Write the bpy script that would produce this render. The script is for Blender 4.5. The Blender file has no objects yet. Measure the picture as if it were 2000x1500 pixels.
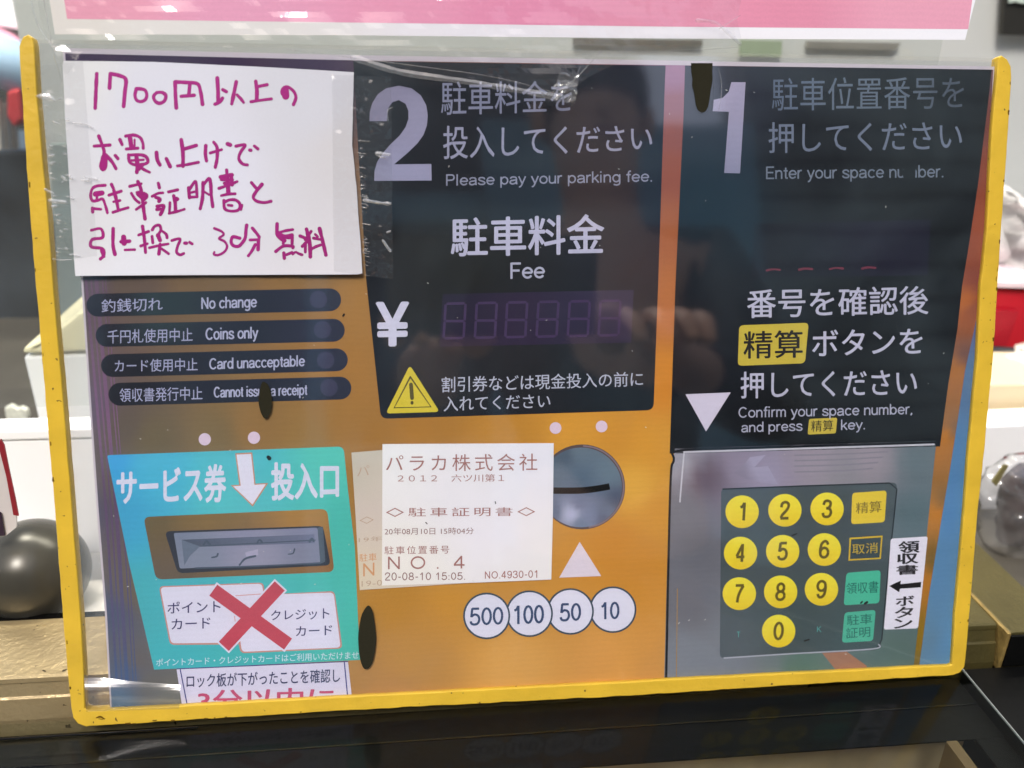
import bpy, bmesh, math, random
from mathutils import Vector, Matrix, noise
R = math.radians
random.seed(7)
scene = bpy.context.scene
COL = scene.collection

# ---------------------------------------------------------------- camera
LEAN = R(15.0)                                   # the card case leans back against the showcase rail
SHEET = Matrix(((1, 0, 0, 0),
                (0, math.sin(LEAN), -math.cos(LEAN), 0),
                (0, math.cos(LEAN), math.sin(LEAN), 0.0),
                (0, 0, 0, 1)))                   # sheet frame: x right, y up along the sheet, z out of it
FPX = 1688.86
CR = Matrix(((0.99382431, 0.02100849, -0.10895821),
             (-0.0048043, 0.98914003, 0.14689765),
             (0.11086103, -0.14546699, 0.98313233)))
CLOC = Vector((-0.04289471, 0.15478457, 0.28355306))
cm = CR.to_4x4(); cm.translation = CLOC
CAMW = SHEET @ cm
cd = bpy.data.cameras.new('camera')
cam = bpy.data.objects.new('camera', cd); COL.objects.link(cam)
cam.matrix_world = CAMW
cd.sensor_width = 36; cd.lens = 36 * FPX / 2000
cd.clip_start = 0.01; cd.clip_end = 300
cd.dof.use_dof = True; cd.dof.focus_distance = 0.292; cd.dof.aperture_fstop = 10.0
scene.camera = cam

# ---------------------------------------------------------------- world, sun, exposure
SUN_EL, SUN_AZ = R(52), R(200)
w = bpy.data.worlds.new('World'); scene.world = w; w.use_nodes = True
nt = w.node_tree; nt.nodes.clear()
sky = nt.nodes.new('ShaderNodeTexSky'); sky.sky_type = 'NISHITA'; sky.sun_disc = False
sky.sun_elevation = SUN_EL; sky.sun_rotation = SUN_AZ; sky.dust_density = 3.0; sky.air_density = 1.0
bg = nt.nodes.new('ShaderNodeBackground'); bg.inputs['Strength'].default_value = 0.125
wo = nt.nodes.new('ShaderNodeOutputWorld')
nt.links.new(sky.outputs[0], bg.inputs[0]); nt.links.new(bg.outputs[0], wo.inputs[0])
sl = bpy.data.lights.new('sun', 'SUN'); sl.energy = 1.3; sl.angle = R(14); sl.color = (1.0, 0.965, 0.93)
so = bpy.data.objects.new('sun', sl); COL.objects.link(so)
# sun_rotation is measured clockwise from +Y
sd = Vector((math.sin(SUN_AZ) * math.cos(SUN_EL), math.cos(SUN_AZ) * math.cos(SUN_EL), math.sin(SUN_EL)))
so.rotation_euler = sd.to_track_quat('Z', 'Y').to_euler(); so.location = sd * 5
vs = scene.view_settings
vs.view_transform = 'Standard'; vs.look = 'None'; vs.gamma = 1; vs.exposure = 0.76
try: vs.use_curve_mapping = False
except Exception: pass
scene.cycles.max_bounces = 10; scene.cycles.transparent_max_bounces = 24
scene.cycles.use_denoising = True

# ---------------------------------------------------------------- geometry helpers
def ray(u, v):
    d = Vector(((u - 1000) / FPX, -(v - 750) / FPX, -1.0))
    return (CAMW.to_3x3() @ d)
CW = CAMW.translation.copy()
SI = SHEET.inverted()
def L(u, v, d=0.0):
    """photo pixel -> sheet-frame point lying d mm in front of the sheet plane"""
    o = SI @ CW; r = SI.to_3x3() @ ray(u, v)
    t = (d * 1e-3 - o.z) / r.z
    return o + r * t
def WY(u, v, Y):
    r = ray(u, v); return CW + r * ((Y - CW.y) / r.y)
def WZ(u, v, Z):
    r = ray(u, v); return CW + r * ((Z - CW.z) / r.z)
def lin(c):
    c = c / 255.0
    return c / 12.92 if c <= 0.04045 else ((c + 0.055) / 1.055) ** 2.4
REFL = (0.010, 0.013, 0.016); GAIN = 0.97
def alb(rgb):
    return tuple(min(0.9, max(0.006, (lin(x) - r) / GAIN)) for x, r in zip(rgb, REFL)) + (1.0,)

# ---------------------------------------------------------------- materials
def new_mat(name):
    m = bpy.data.materials.new(name); m.use_nodes = True
    return m, m.node_tree, m.node_tree.nodes, m.node_tree.links, m.node_tree.nodes['Principled BSDF']
def print_material(name, rough=0.55, spec=0.25, grain=0.06, bandy=0.012):
    m, t, n, l, p = new_mat(name)
    a = n.new('ShaderNodeVertexColor'); a.layer_name = 'Col'
    tc = n.new('ShaderNodeTexCoord')
    nz = n.new('ShaderNodeTexNoise'); nz.inputs['Scale'].default_value = 1400; nz.inputs['Detail'].default_value = 2
    nb = n.new('ShaderNodeTexNoise'); nb.inputs['Scale'].default_value = 22; nb.inputs['Detail'].default_value = 4
    wv = n.new('ShaderNodeTexWave'); wv.bands_direction = 'Y'; wv.inputs['Scale'].default_value = 160; wv.inputs['Distortion'].default_value = 2.5
    wv.inputs['Detail'].default_value = 2
    for x in (nz, nb, wv): l.new(tc.outputs['Object'], x.inputs['Vector'])
    m1 = n.new('ShaderNodeMapRange'); m1.inputs['To Min'].default_value = 1 - grain; m1.inputs['To Max'].default_value = 1 + grain
    m2 = n.new('ShaderNodeMapRange'); m2.inputs['To Min'].default_value = 1 - grain * 1.3; m2.inputs['To Max'].default_value = 1 + grain * 1.3
    m3 = n.new('ShaderNodeMapRange'); m3.inputs['To Min'].default_value = 1 - bandy; m3.inputs['To Max'].default_value = 1 + bandy
    l.new(nz.outputs[0], m1.inputs[0]); l.new(nb.outputs[0], m2.inputs[0]); l.new(wv.outputs[1], m3.inputs[0])
    x1 = n.new('ShaderNodeMath'); x1.operation = 'MULTIPLY'; l.new(m1.outputs[0], x1.inputs[0]); l.new(m2.outputs[0], x1.inputs[1])
    x2 = n.new('ShaderNodeMath'); x2.operation = 'MULTIPLY'; l.new(x1.outputs[0], x2.inputs[0]); l.new(m3.outputs[0], x2.inputs[1])
    vm = n.new('ShaderNodeVectorMath'); vm.operation = 'SCALE'
    l.new(a.outputs[0], vm.inputs[0]); l.new(x2.outputs[0], vm.inputs['Scale'])
    l.new(vm.outputs[0], p.inputs['Base Color'])
    p.inputs['Roughness'].default_value = rough; p.inputs['Specular IOR Level'].default_value = spec
    return m
PRINT = print_material('printed_ink')
INK = print_material('ink_lettering', grain=0.06, bandy=0.02)
MARKER = print_material('marker_ink', rough=0.5, grain=0.16, bandy=0.0)
PAPER = print_material('paper', rough=0.8, spec=0.1, grain=0.025, bandy=0.0)

def simple(name, rgb, rough=0.5, metal=0.0, spec=0.5, nscale=40, namp=0.12, bump=0.0, bscale=200, coat=0.0, speck=None):
    m, t, n, l, p = new_mat(name)
    tc = n.new('ShaderNodeTexCoord'); nz = n.new('ShaderNodeTexNoise'); nz.inputs['Scale'].default_value = nscale; nz.inputs['Detail'].default_value = 6
    l.new(tc.outputs['Object'], nz.inputs['Vector'])
    mr = n.new('ShaderNodeMapRange'); mr.inputs['From Min'].default_value = 0.25; mr.inputs['From Max'].default_value = 0.75
    mr.inputs['To Min'].default_value = 1 - namp; mr.inputs['To Max'].default_value = 1 + namp
    l.new(nz.outputs[0], mr.inputs[0])
    vm = n.new('ShaderNodeVectorMath'); vm.operation = 'SCALE'; vm.inputs[0].default_value = [lin(c) for c in rgb]
    l.new(mr.outputs[0], vm.inputs['Scale'])
    src = vm.outputs[0]
    if speck:
        n2 = n.new('ShaderNodeTexNoise'); n2.inputs['Scale'].default_value = speck[0]; n2.inputs['Detail'].default_value = 3
        l.new(tc.outputs['Object'], n2.inputs['Vector'])
        cr = n.new('ShaderNodeValToRGB'); cr.color_ramp.elements[0].position = speck[1]; cr.color_ramp.elements[1].position = speck[1] + 0.03
        l.new(n2.outputs[0], cr.inputs[0])
        mx = n.new('ShaderNodeMix'); mx.data_type = 'RGBA'
        l.new(cr.outputs[0], mx.inputs['Factor']); l.new(src, mx.inputs['A']); mx.inputs['B'].default_value = [lin(c) for c in speck[2]] + [1]
        src = mx.outputs['Result']
    l.new(src, p.inputs['Base Color'])
    p.inputs['Roughness'].default_value = rough; p.inputs['Metallic'].default_value = metal; p.inputs['Specular IOR Level'].default_value = spec
    p.inputs['Coat Weight'].default_value = coat
    if bump:
        nb = n.new('ShaderNodeTexNoise'); nb.inputs['Scale'].default_value = bscale; nb.inputs['Detail'].default_value = 4
        l.new(tc.outputs['Object'], nb.inputs['Vector'])
        b = n.new('ShaderNodeBump'); b.inputs['Strength'].default_value = bump; b.inputs['Distance'].default_value = 0.001
        l.new(nb.outputs[0], b.inputs['Height']); l.new(b.outputs[0], p.inputs['Normal'])
    return m

def film(name, tint=(0.97, 0.97, 0.97), milk=0.03, rough=0.05, ior=1.5, bump=0.1, bscale=12, bscale2=0, bump2=0.0, gain=1.0, haze=0.0):
    """thin clear plastic: transparent with fresnel gloss; same from every side"""
    m, t, n, l, p = new_mat(name); n.remove(p)
    out = [x for x in n if x.type == 'OUTPUT_MATERIAL'][0]
    tc = n.new('ShaderNodeTexCoord')
    nb = n.new('ShaderNodeTexNoise'); nb.inputs['Scale'].default_value = bscale; nb.inputs['Detail'].default_value = 2
    l.new(tc.outputs['Object'], nb.inputs['Vector'])
    b = n.new('ShaderNodeBump'); b.inputs['Strength'].default_value = bump; b.inputs['Distance'].default_value = 0.002
    l.new(nb.outputs[0], b.inputs['Height'])
    nrm = b.outputs[0]
    if bump2:
        v = n.new('ShaderNodeTexVoronoi'); v.inputs['Scale'].default_value = bscale2; v.feature = 'SMOOTH_F1'
        l.new(tc.outputs['Object'], v.inputs['Vector'])
        b2 = n.new('ShaderNodeBump'); b2.inputs['Strength'].default_value = bump2; b2.inputs['Distance'].default_value = 0.001
        l.new(v.outputs[0], b2.inputs['Height']); l.new(nrm, b2.inputs['Normal']); nrm = b2.outputs[0]
    fr = n.new('ShaderNodeFresnel'); fr.inputs['IOR'].default_value = ior; l.new(nrm, fr.inputs['Normal'])
    geo = n.new('ShaderNodeNewGeometry')
    inv = n.new('ShaderNodeMath'); inv.operation = 'SUBTRACT'; inv.inputs[0].default_value = 1.0; l.new(geo.outputs['Backfacing'], inv.inputs[1])
    ml = n.new('ShaderNodeMath'); ml.operation = 'MULTIPLY'; l.new(fr.outputs[0], ml.inputs[0]); l.new(inv.outputs[0], ml.inputs[1])
    m2 = n.new('ShaderNodeMath'); m2.operation = 'MULTIPLY'; m2.use_clamp = True; m2.inputs[1].default_value = gain; l.new(ml.outputs[0], m2.inputs[0])
    tr = n.new('ShaderNodeBsdfTransparent'); tr.inputs[0].default_value = (*tint, 1)
    gl = n.new('ShaderNodeBsdfGlossy'); gl.inputs['Roughness'].default_value = rough; l.new(nrm, gl.inputs['Normal'])
    df = n.new('ShaderNodeBsdfDiffuse'); df.inputs[0].default_value = (0.60, 0.80, 0.86, 1) if haze else (0.82, 0.81, 0.79, 1)
    mk = n.new('ShaderNodeMixShader'); mk.inputs[0].default_value = milk
    if haze:
        hz = n.new('ShaderNodeTexNoise'); hz.inputs['Scale'].default_value = 14; hz.inputs['Detail'].default_value = 6; hz.inputs['Distortion'].default_value = 1.2
        l.new(tc.outputs['Object'], hz.inputs['Vector'])
        hr = n.new('ShaderNodeMapRange'); hr.inputs['From Min'].default_value = 0.42; hr.inputs['From Max'].default_value = 0.75; hr.inputs['To Min'].default_value = milk; hr.inputs['To Max'].default_value = milk + haze
        l.new(hz.outputs[0], hr.inputs[0]); l.new(hr.outputs[0], mk.inputs[0])
    l.new(tr.outputs[0], mk.inputs[1]); l.new(df.outputs[0], mk.inputs[2])
    mx = n.new('ShaderNodeMixShader'); l.new(m2.outputs[0], mx.inputs[0]); l.new(mk.outputs[0], mx.inputs[1]); l.new(gl.outputs[0], mx.inputs[2])
    l.new(mx.outputs[0], out.inputs['Surface'])
    return m
CLEAR = film('clear_case_plastic', bump=0.14, bscale=9, milk=0.001, haze=0.018, gain=2.9, tint=(0.985, 0.99, 1.0))
CLEARB = film('clear_case_back', bump=0.05, bscale=9, milk=0.05, tint=(0.96, 0.955, 0.945), gain=0.6)
TAPE = film('clear_tape', bump=0.35, bscale=40, milk=0.02, bscale2=240, bump2=0.6, rough=0.09, gain=1.6)
SLEEVE = film('crinkled_sleeve', bump=0.5, bscale=30, milk=0.02, rough=0.06)

# ---------------------------------------------------------------- object helpers
class T:                                        # a thing: an Empty at its base in the sheet frame (or the world)
    pass
def tag(o, label=None, cat=None, group=None, kind=None):
    if label: o['label'] = label
    if cat: o['category'] = cat
    if group: o['group'] = group
    if kind: o['kind'] = kind
    return o
def sheet_thing(name, label, cat, u, v, d=0.0, group=None):
    e = bpy.data.objects.new(name, None); COL.objects.link(e); e.empty_display_size = 0.01
    b = L(u, v, d); e.matrix_world = SHEET @ Matrix.Translation(b)
    tag(e, label, cat, group); e_base[e] = b
    return e
def world_thing(name, label, cat, loc, group=None):
    e = bpy.data.objects.new(name, None); COL.objects.link(e); e.empty_display_size = 0.02
    e.location = loc; e_base[e] = Vector(loc); tag(e, label, cat, group)
    return e
e_base = {}
def link(name, me, mat, parent=None, smooth=False):
    o = bpy.data.objects.new(name, me); COL.objects.link(o)
    if mat is not None and not me.materials: me.materials.append(mat)
    if parent is not None:
        o.parent = parent; e_base[o] = e_base[parent]
    if smooth:
        for p in me.polygons: p.use_smooth = True
    return o
def paint(me, fn):
    ca = me.color_attributes.new('Col', 'FLOAT_COLOR', 'POINT')
    for i, v in enumerate(me.vertices):
        ca.data[i].color = fn(v.co)
def idw(pts, pw=3.0):
    """colour of the print at a photo position, blended between sampled colours"""
    pts = [(a, b, alb(c)) for a, b, c in pts]
    def f(u, v):
        s = [0, 0, 0]; ws = 0
        for a, b, c in pts:
            q = ((u - a) ** 2 + (v - b) ** 2 + 30.0) ** (-pw / 2)
            ws += q
            for k in range(3): s[k] += c[k] * q
        return (s[0] / ws, s[1] / ws, s[2] / ws, 1)
    return f
def rounded(pts, r, n=5):
    """round the corners of a pixel polygon"""
    out = []; N = len(pts)
    rs = r if isinstance(r, (list, tuple)) else [r] * N
    for i in range(N):
        p0, p1, p2 = Vector(pts[i - 1]), Vector(pts[i]), Vector(pts[(i + 1) % N])
        if rs[i] <= 0: out.append(tuple(p1)); continue
        a = (p0 - p1); b = (p2 - p1); q = min(rs[i], a.length * 0.48, b.length * 0.48)
        a = p1 + a.normalized() * q; b = p1 + b.normalized() * q
        for k in range(n + 1):
            t = k / n; out.append(tuple(a * (1 - t) ** 2 + p1 * 2 * t * (1 - t) + b * t * t))
    return out
def ell(cx, cy, rx, ry, n=40, rot=0.0, wob=0.0, seed=0):
    o = []
    for k in range(n):
        a = 2 * math.pi * k / n
        q = 1 + wob * noise.noise(Vector((math.cos(a) * 1.5 + seed * 7.1, math.sin(a) * 1.5, seed)))
        x, y = rx * q * math.cos(a), ry * q * math.sin(a)
        o.append((cx + x * math.cos(rot) - y * math.sin(rot), cy + x * math.sin(rot) + y * math.cos(rot)))
    return o
def patch(name, pts, col, d, parent, step=0, mat=None, thick=0.0, label=None):
    """a printed or paper region: pixel polygon laid d mm off the sheet plane. col: rgb tuple or function(u,v)"""
    base = e_base[parent] if parent is not None else Vector((0, 0, 0))
    bm = bmesh.new()
    vs_ = [bm.verts.new((u, v, 0)) for u, v in pts]
    bm.faces.new(vs_)
    if step:
        us = [p[0] for p in pts]; vv = [p[1] for p in pts]
        for lo, hi, ax in ((min(us), max(us), 0), (min(vv), max(vv), 1)):
            k = lo + step
            while k < hi - 1:
                co = (k, 0, 0) if ax == 0 else (0, k, 0); no = (1, 0, 0) if ax == 0 else (0, 1, 0)
                bmesh.ops.bisect_plane(bm, geom=bm.verts[:] + bm.edges[:] + bm.faces[:], plane_co=co, plane_no=no)
                k += step
    f = col if callable(col) else (lambda u, v, c=alb(col): c)
    bm.normal_update()
    bmesh.ops.triangulate(bm, faces=[q for q in bm.faces if len(q.verts) > 4])
    if thick:
        r = bmesh.ops.extrude_face_region(bm, geom=bm.faces[:])
        for q in r['geom']:
            if isinstance(q, bmesh.types.BMVert): q.co.z = 1.0
    me = bpy.data.meshes.new(name)
    cols = []
    for q in bm.verts:
        u, v, top = q.co
        cols.append(f(u, v))
    # z flag: 0 = back (sheet side), 1 = front
    for q in bm.verts:
        u, v, top = q.co
        dd = d if callable(d) is False else d(u, v)
        p = L(u, v, dd + thick)
        q.co = (p.x - base.x, p.y - base.y, (dd + top * thick) * 1e-3 - base.z)
    bm.normal_update()
    bmesh.ops.recalc_face_normals(bm, faces=bm.faces[:]) if thick else None
    if not thick:
        for q in bm.faces:
            if q.normal.z < 0: q.normal_flip()
    bm.to_mesh(me); bm.free()
    ca = me.color_attributes.new('Col', 'FLOAT_COLOR', 'POINT')
    for i, c in enumerate(cols): ca.data[i].color = c
    o = link(name, me, mat or PRINT, parent)
    if label: o['label'] = label
    return o
CAP = None
def text_mesh(body, offset=0.0, res=3, space=1.0):
    c = bpy.data.curves.new('t', 'FONT'); c.body = body; c.resolution_u = res; c.offset = offset; c.space_character = space
    o = bpy.data.objects.new('t', c)
    me = bpy.data.meshes.new_from_object(o)
    bpy.data.objects.remove(o); bpy.data.curves.remove(c)
    return me
_h = text_mesh('H'); CAPH = max(v.co.y for v in _h.vertices); bpy.data.meshes.remove(_h)
def text(name, body, quad, col, d, parent, offset=0.0, latin=False, space=1.0, mat=None, res=3):
    """lettering fitted to a pixel quad (tl, tr, br, bl) on the sheet"""
    if latin: return ltext(name, body, quad, col, d, parent, weight=0.125 + offset * 2.0, space=space)
    base = e_base[parent]
    me = text_mesh(body, 0.0, res, space)
    xs = [v.co.x for v in me.vertices]; ys = [v.co.y for v in me.vertices]
    x0, x1 = min(xs), max(xs); y0, y1 = min(ys), max(ys)
    tl, tr, br, bl = [Vector(q) for q in quad]
    f = col if callable(col) else (lambda u, v, c=alb(col): c)
    o = offset
    sh = [(0, 0)] if o < 0.003 else ([(-o, 0), (o, 0), (0, o * .8), (0, -o * .8)] if o < 0.02 else [(-o, 0), (o, 0), (0, o * .7), (0, -o * .7), (-o * .6, o * .5), (o * .6, o * .5), (-o * .6, -o * .5), (o * .6, -o * .5)])
    V = []; F = []; cols = []
    faces = [tuple(p.vertices) for p in me.polygons]
    for k, (dx, dy) in enumerate(sh):
        b0 = len(V)
        for v in me.vertices:
            s = (v.co.x + dx - x0 + o) / (x1 - x0 + 2 * o); t = (v.co.y + dy - y0 + o * .8) / (y1 - y0 + 1.6 * o)
            p = (bl * (1 - s) + br * s) * (1 - t) + (tl * (1 - s) + tr * s) * t
            cols.append(f(p.x, p.y)); q = L(p.x, p.y, d)
            V.append((q.x - base.x, q.y - base.y, (d + k * 0.0025) * 1e-3 - base.z))
        F += [tuple(i + b0 for i in q) for q in faces]
    bpy.data.meshes.remove(me)
    me = bpy.data.meshes.new(name); me.from_pydata(V, [], F); me.update()
    ca = me.color_attributes.new('Col', 'FLOAT_COLOR', 'POINT')
    for i, c in enumerate(cols): ca.data[i].color = c
    if me.polygons and sum(p.normal.z for p in me.polygons) < 0: me.flip_normals()
    return link(name, me, mat or INK, parent)
def arc(cx, cy, rx, ry, a0, a1, n=14):
    return [(cx + rx * math.cos(R(a0 + (a1 - a0) * k / n)), cy + ry * math.sin(R(a0 + (a1 - a0) * k / n))) for k in range(n + 1)]
def S(*p): return ('s', list(p))
def LN(*p): return ('l', list(p))
def AR(*a): return ('l', arc(*a, n=16))
NARCH = S((.06, .40), (.10, .56), (.24, .66), (.37, .61), (.42, .46), (.42, .30)); NST = LN((.42, .32), (.42, 0))
GLY = {  # grotesque letterforms as centre lines: advance, strokes (cap height 1)
 'a': (.52, [S((.06, .50), (.12, .62), (.25, .66), (.39, .61), (.43, .48), (.43, .30)), LN((.43, .32), (.45, 0)), S((.43, .40), (.28, .37), (.10, .32), (.05, .19), (.11, .07), (.24, .05), (.37, .12), (.43, .24))]),
 'b': (.54, [LN((.06, 1), (.06, 0)), AR(.27, .355, .20, .305, 0, 360)]), 'c': (.50, [AR(.27, .355, .21, .305, 38, 322)]), 'd': (.54, [LN((.47, 1), (.47, 0)), AR(.26, .355, .20, .305, 0, 360)]),
 'e': (.53, [AR(.27, .355, .215, .305, 0, 325), LN((.06, .36), (.48, .36))]), 'f': (.30, [S((.30, .95), (.20, .94), (.15, .84), (.15, .72)), LN((.15, .74), (.15, 0)), LN((.02, .65), (.29, .65))]),
 'g': (.54, [AR(.26, .355, .20, .305, 0, 360), LN((.47, .70), (.47, -.06)), S((.47, -.05), (.43, -.18), (.27, -.24), (.10, -.17))]), 'h': (.50, [LN((.06, 1), (.06, 0)), NARCH, NST]),
 'i': (.20, [LN((.08, .70), (.08, 0)), LN((.08, 1), (.08, .87))]), 'k': (.45, [LN((.06, 1), (.06, 0)), LN((.40, .69), (.06, .26)), LN((.18, .42), (.43, 0))]), 'l': (.20, [LN((.08, 1), (.08, 0))]),
 'm': (.76, [LN((.06, .70), (.06, 0)), S((.06, .42), (.10, .58), (.21, .66), (.32, .61), (.36, .48), (.36, .30)), LN((.36, .32), (.36, 0)), S((.36, .42), (.40, .58), (.51, .66), (.62, .61), (.66, .48), (.66, .30)), LN((.66, .32), (.66, 0))]),
 'n': (.50, [LN((.06, .70), (.06, 0)), NARCH, NST]), 'o': (.54, [AR(.27, .355, .215, .305, 0, 360)]), 'p': (.54, [LN((.06, .70), (.06, -.27)), AR(.27, .355, .20, .305, 0, 360)]),
 'r': (.32, [LN((.06, .70), (.06, 0)), S((.06, .40), (.11, .58), (.20, .66), (.30, .66))]), 's': (.48, [S((.42, .49), (.37, .62), (.24, .66), (.11, .62), (.07, .50), (.14, .41), (.33, .31), (.43, .21), (.39, .09), (.25, .05), (.10, .09), (.04, .21))]),
 't': (.30, [LN((.15, .90), (.15, .18)), S((.15, .20), (.17, .08), (.28, .05)), LN((.01, .65), (.28, .65))]), 'u': (.50, [S((.06, .40), (.06, .24), (.11, .09), (.23, .05), (.36, .11), (.42, .30)), LN((.06, .70), (.06, .36)), LN((.42, .70), (.42, 0))]),
 'y': (.46, [LN((.02, .70), (.24, .04)), S((.44, .70), (.24, .06), (.17, -.14), (.11, -.22), (.03, -.23))]), ' ': (.26, []), '.': (.22, [LN((.09, .12), (.09, 0))]), ',': (.22, [LN((.10, .12), (.09, 0), (.04, -.10))]), '-': (.36, [LN((.05, .40), (.30, .40))]), ':': (.22, [LN((.09, .12), (.09, 0)), LN((.09, .62), (.09, .50))]),
 'P': (.60, [LN((.08, 1), (.08, 0)), LN((.08, .95), (.32, .95)), S((.30, .95), (.46, .91), (.52, .72), (.46, .53), (.30, .48)), LN((.32, .48), (.08, .48))]), 'E': (.58, [LN((.08, 1), (.08, 0)), LN((.08, .95), (.54, .95)), LN((.08, .52), (.50, .52)), LN((.08, .05), (.55, .05))]),
 'F': (.54, [LN((.08, 1), (.08, 0)), LN((.08, .95), (.52, .95)), LN((.08, .51), (.46, .51))]), 'N': (.66, [LN((.08, 0), (.08, 1)), LN((.08, .97), (.56, .03)), LN((.56, 0), (.56, 1))]), 'C': (.68, [AR(.36, .5, .29, .45, 40, 320)]),
 'O': (.74, [AR(.37, .5, .31, .45, 0, 360)]), 'T': (.56, [LN((.28, 0), (.28, 1)), LN((.02, .95), (.54, .95))]), 'K': (.60, [LN((.08, 1), (.08, 0)), LN((.54, 1), (.08, .40)), LN((.22, .58), (.56, 0))]),
 '0': (.56, [AR(.28, .5, .215, .45, 0, 360)]), '1': (.56, [S((.10, .74), (.22, .80), (.31, .97)), LN((.32, 1), (.32, 0))]), '2': (.56, [S((.06, .66), (.09, .86), (.27, .95), (.45, .87), (.47, .68), (.34, .46), (.14, .25), (.06, .06)), LN((.03, .05), (.51, .05))]),
 '3': (.56, [S((.06, .72), (.12, .90), (.27, .95), (.43, .88), (.45, .70), (.36, .56), (.22, .53)), S((.22, .53), (.42, .49), (.50, .29), (.42, .10), (.26, .05), (.10, .10), (.04, .28))]), '4': (.56, [LN((.38, 0), (.38, 1)), LN((.38, .96), (.05, .32)), LN((.02, .28), (.53, .28))]),
 '5': (.56, [LN((.48, .95), (.11, .95)), LN((.13, .97), (.08, .47)), S((.08, .50), (.25, .62), (.43, .54), (.49, .32), (.42, .12), (.26, .05), (.10, .10), (.04, .24))]), '6': (.56, [AR(.28, .32, .215, .27, 0, 360), S((.47, .76), (.40, .92), (.27, .95), (.12, .80), (.065, .50), (.065, .32))]),
 '7': (.56, [LN((.03, .95), (.52, .95)), S((.50, .93), (.32, .62), (.21, .30), (.18, 0))]), '8': (.56, [AR(.28, .73, .18, .22, 0, 360), AR(.28, .28, .22, .23, 0, 360)]), '9': (.56, [AR(.28, .68, .215, .27, 0, 360), S((.09, .24), (.16, .08), (.29, .05), (.44, .20), (.495, .50), (.495, .68))]),
}
def ltext(name, body, quad, col, d, parent, weight=0.105, space=1.0):
    """Latin lettering drawn as even strokes on the sheet; the quad spans cap height"""
    tl, tr, br, bl = [Vector(q) for q in quad]
    x = 0; raw = []
    for ch in body:
        adv, st_ = GLY[ch]
        for kind, pts in st_: raw.append((kind, [(px_ + x, py_) for px_, py_ in pts]))
        x += adv * space + 0.03
    xs = [p[0] for _, q in raw for p in q]; x0, x1 = min(xs) - weight / 2, max(xs) + weight / 2
    hpx = ((tl - bl).length + (tr - br).length) / 2
    lst = []
    for kind, pts in raw:
        P = smooth_pts(pts, 4) if kind == 's' else pts
        o = []
        for px_, py_ in P:
            s = (px_ - x0) / (x1 - x0); t = py_
            q = (bl * (1 - s) + br * s) * (1 - t) + (tl * (1 - s) + tr * s) * t; o.append(tuple(q))
        lst.append((o, weight * hpx))
    return strokes(name, lst, col, d, parent, smooth=False, cap=False, ridge=0.004, step_d=0.0003)
def tq(x0, y0l, y1l, x1, y0r, y1r, S=1.0, O=(0, 0)):
    """quad from left x, top/bottom there, right x, top/bottom there, in zoom coordinates"""
    g = lambda x, y: (x / S + O[0], y / S + O[1])
    return [g(x0, y0l), g(x1, y0r), g(x1, y1r), g(x0, y1l)]
def zz(pts, S, O): return [(x / S + O[0], y / S + O[1]) for x, y in pts]
def smooth_pts(p, n=6, closed=False):
    if len(p) < 3: return [Vector(q) for q in p]
    P = [Vector(q) for q in p]; out = []
    m = len(P)
    for i in range(m - 1 if not closed else m):
        a = P[i - 1] if (i > 0 or closed) else P[i]; b = P[i % m]; c = P[(i + 1) % m]
        e = P[(i + 2) % m] if (i + 2 < m or closed) else c
        for k in range(n):
            t = k / n
            out.append(0.5 * ((2 * b) + (c - a) * t + (2 * a - 5 * b + 4 * c - e) * t * t + (3 * b - a - 3 * c + e) * t ** 3))
    out.append(P[-1] if not closed else P[0])
    return out
def strokes(name, lst, col, d, parent, mat=None, label=None, jitter=0.0, ridge=0.03, smooth=True, cap=True, step_d=0.0012):
    """ink strokes: slightly domed ribbons. lst = [(points_px, width_px), ...]"""
    base = e_base[parent]; V = []; F = []; C = []
    f = col if callable(col) else (lambda u, v, c=alb(col): c)
    for si, (pts, wd) in enumerate(lst):
        P = smooth_pts(pts) if smooth else [Vector(q) for q in pts]
        q = [P[0]]
        for a in P[1:]:
            if (a - q[-1]).length > 0.4: q.append(a)
        P = q
        if len(P) < 2: continue
        dd = d + (si % 60) * step_d; h = wd / 2; rows = []
        for i, a in enumerate(P):
            tdir = (P[min(i + 1, len(P) - 1)] - P[max(i - 1, 0)]).normalized(); nn = Vector((-tdir.y, tdir.x))
            hh = h * (1 + jitter * noise.noise(Vector((a.x * 0.09, a.y * 0.09, si * 3.3))))
            rows.append((a, tdir, nn, hh))
        if cap:
            a, t0, n0, hh = rows[0]; b, t1, n1, hb = rows[-1]
            pre = [(a - t0 * hh * math.sin(k), t0, n0, hh * math.cos(k)) for k in (1.4, 0.95, 0.5)]
            post = [(b + t1 * hb * math.sin(k), t1, n1, hb * math.cos(k)) for k in (0.5, 0.95, 1.4)]
            rows = pre + rows + post
        b0 = len(V)
        for a, tdir, nn, hh in rows:
            for s, z in ((-1, 0), (0, ridge), (1, 0)):
                p = a + nn * hh * s; C.append(f(p.x, p.y)); x = L(p.x, p.y, dd)
                V.append((x.x - base.x, x.y - base.y, (dd + z) * 1e-3 - base.z))
        for i in range(len(rows) - 1):
            k = b0 + i * 3
            F += [(k, k + 1, k + 4, k + 3), (k + 1, k + 2, k + 5, k + 4)]
    me = bpy.data.meshes.new(name); me.from_pydata(V, [], F); me.update()
    up = sum(p.normal.z * p.area for p in me.polygons)
    if up < 0: me.flip_normals()
    ca = me.color_attributes.new('Col', 'FLOAT_COLOR', 'POINT')
    for i, c in enumerate(C): ca.data[i].color = c
    o = link(name, me, mat or INK, parent)
    if label: o['label'] = label
    return o
def bm_obj(name, bm, mat, parent=None, smooth=False):
    me = bpy.data.meshes.new(name); bm.to_mesh(me); bm.free()
    return link(name, me, mat, parent, smooth)
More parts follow.
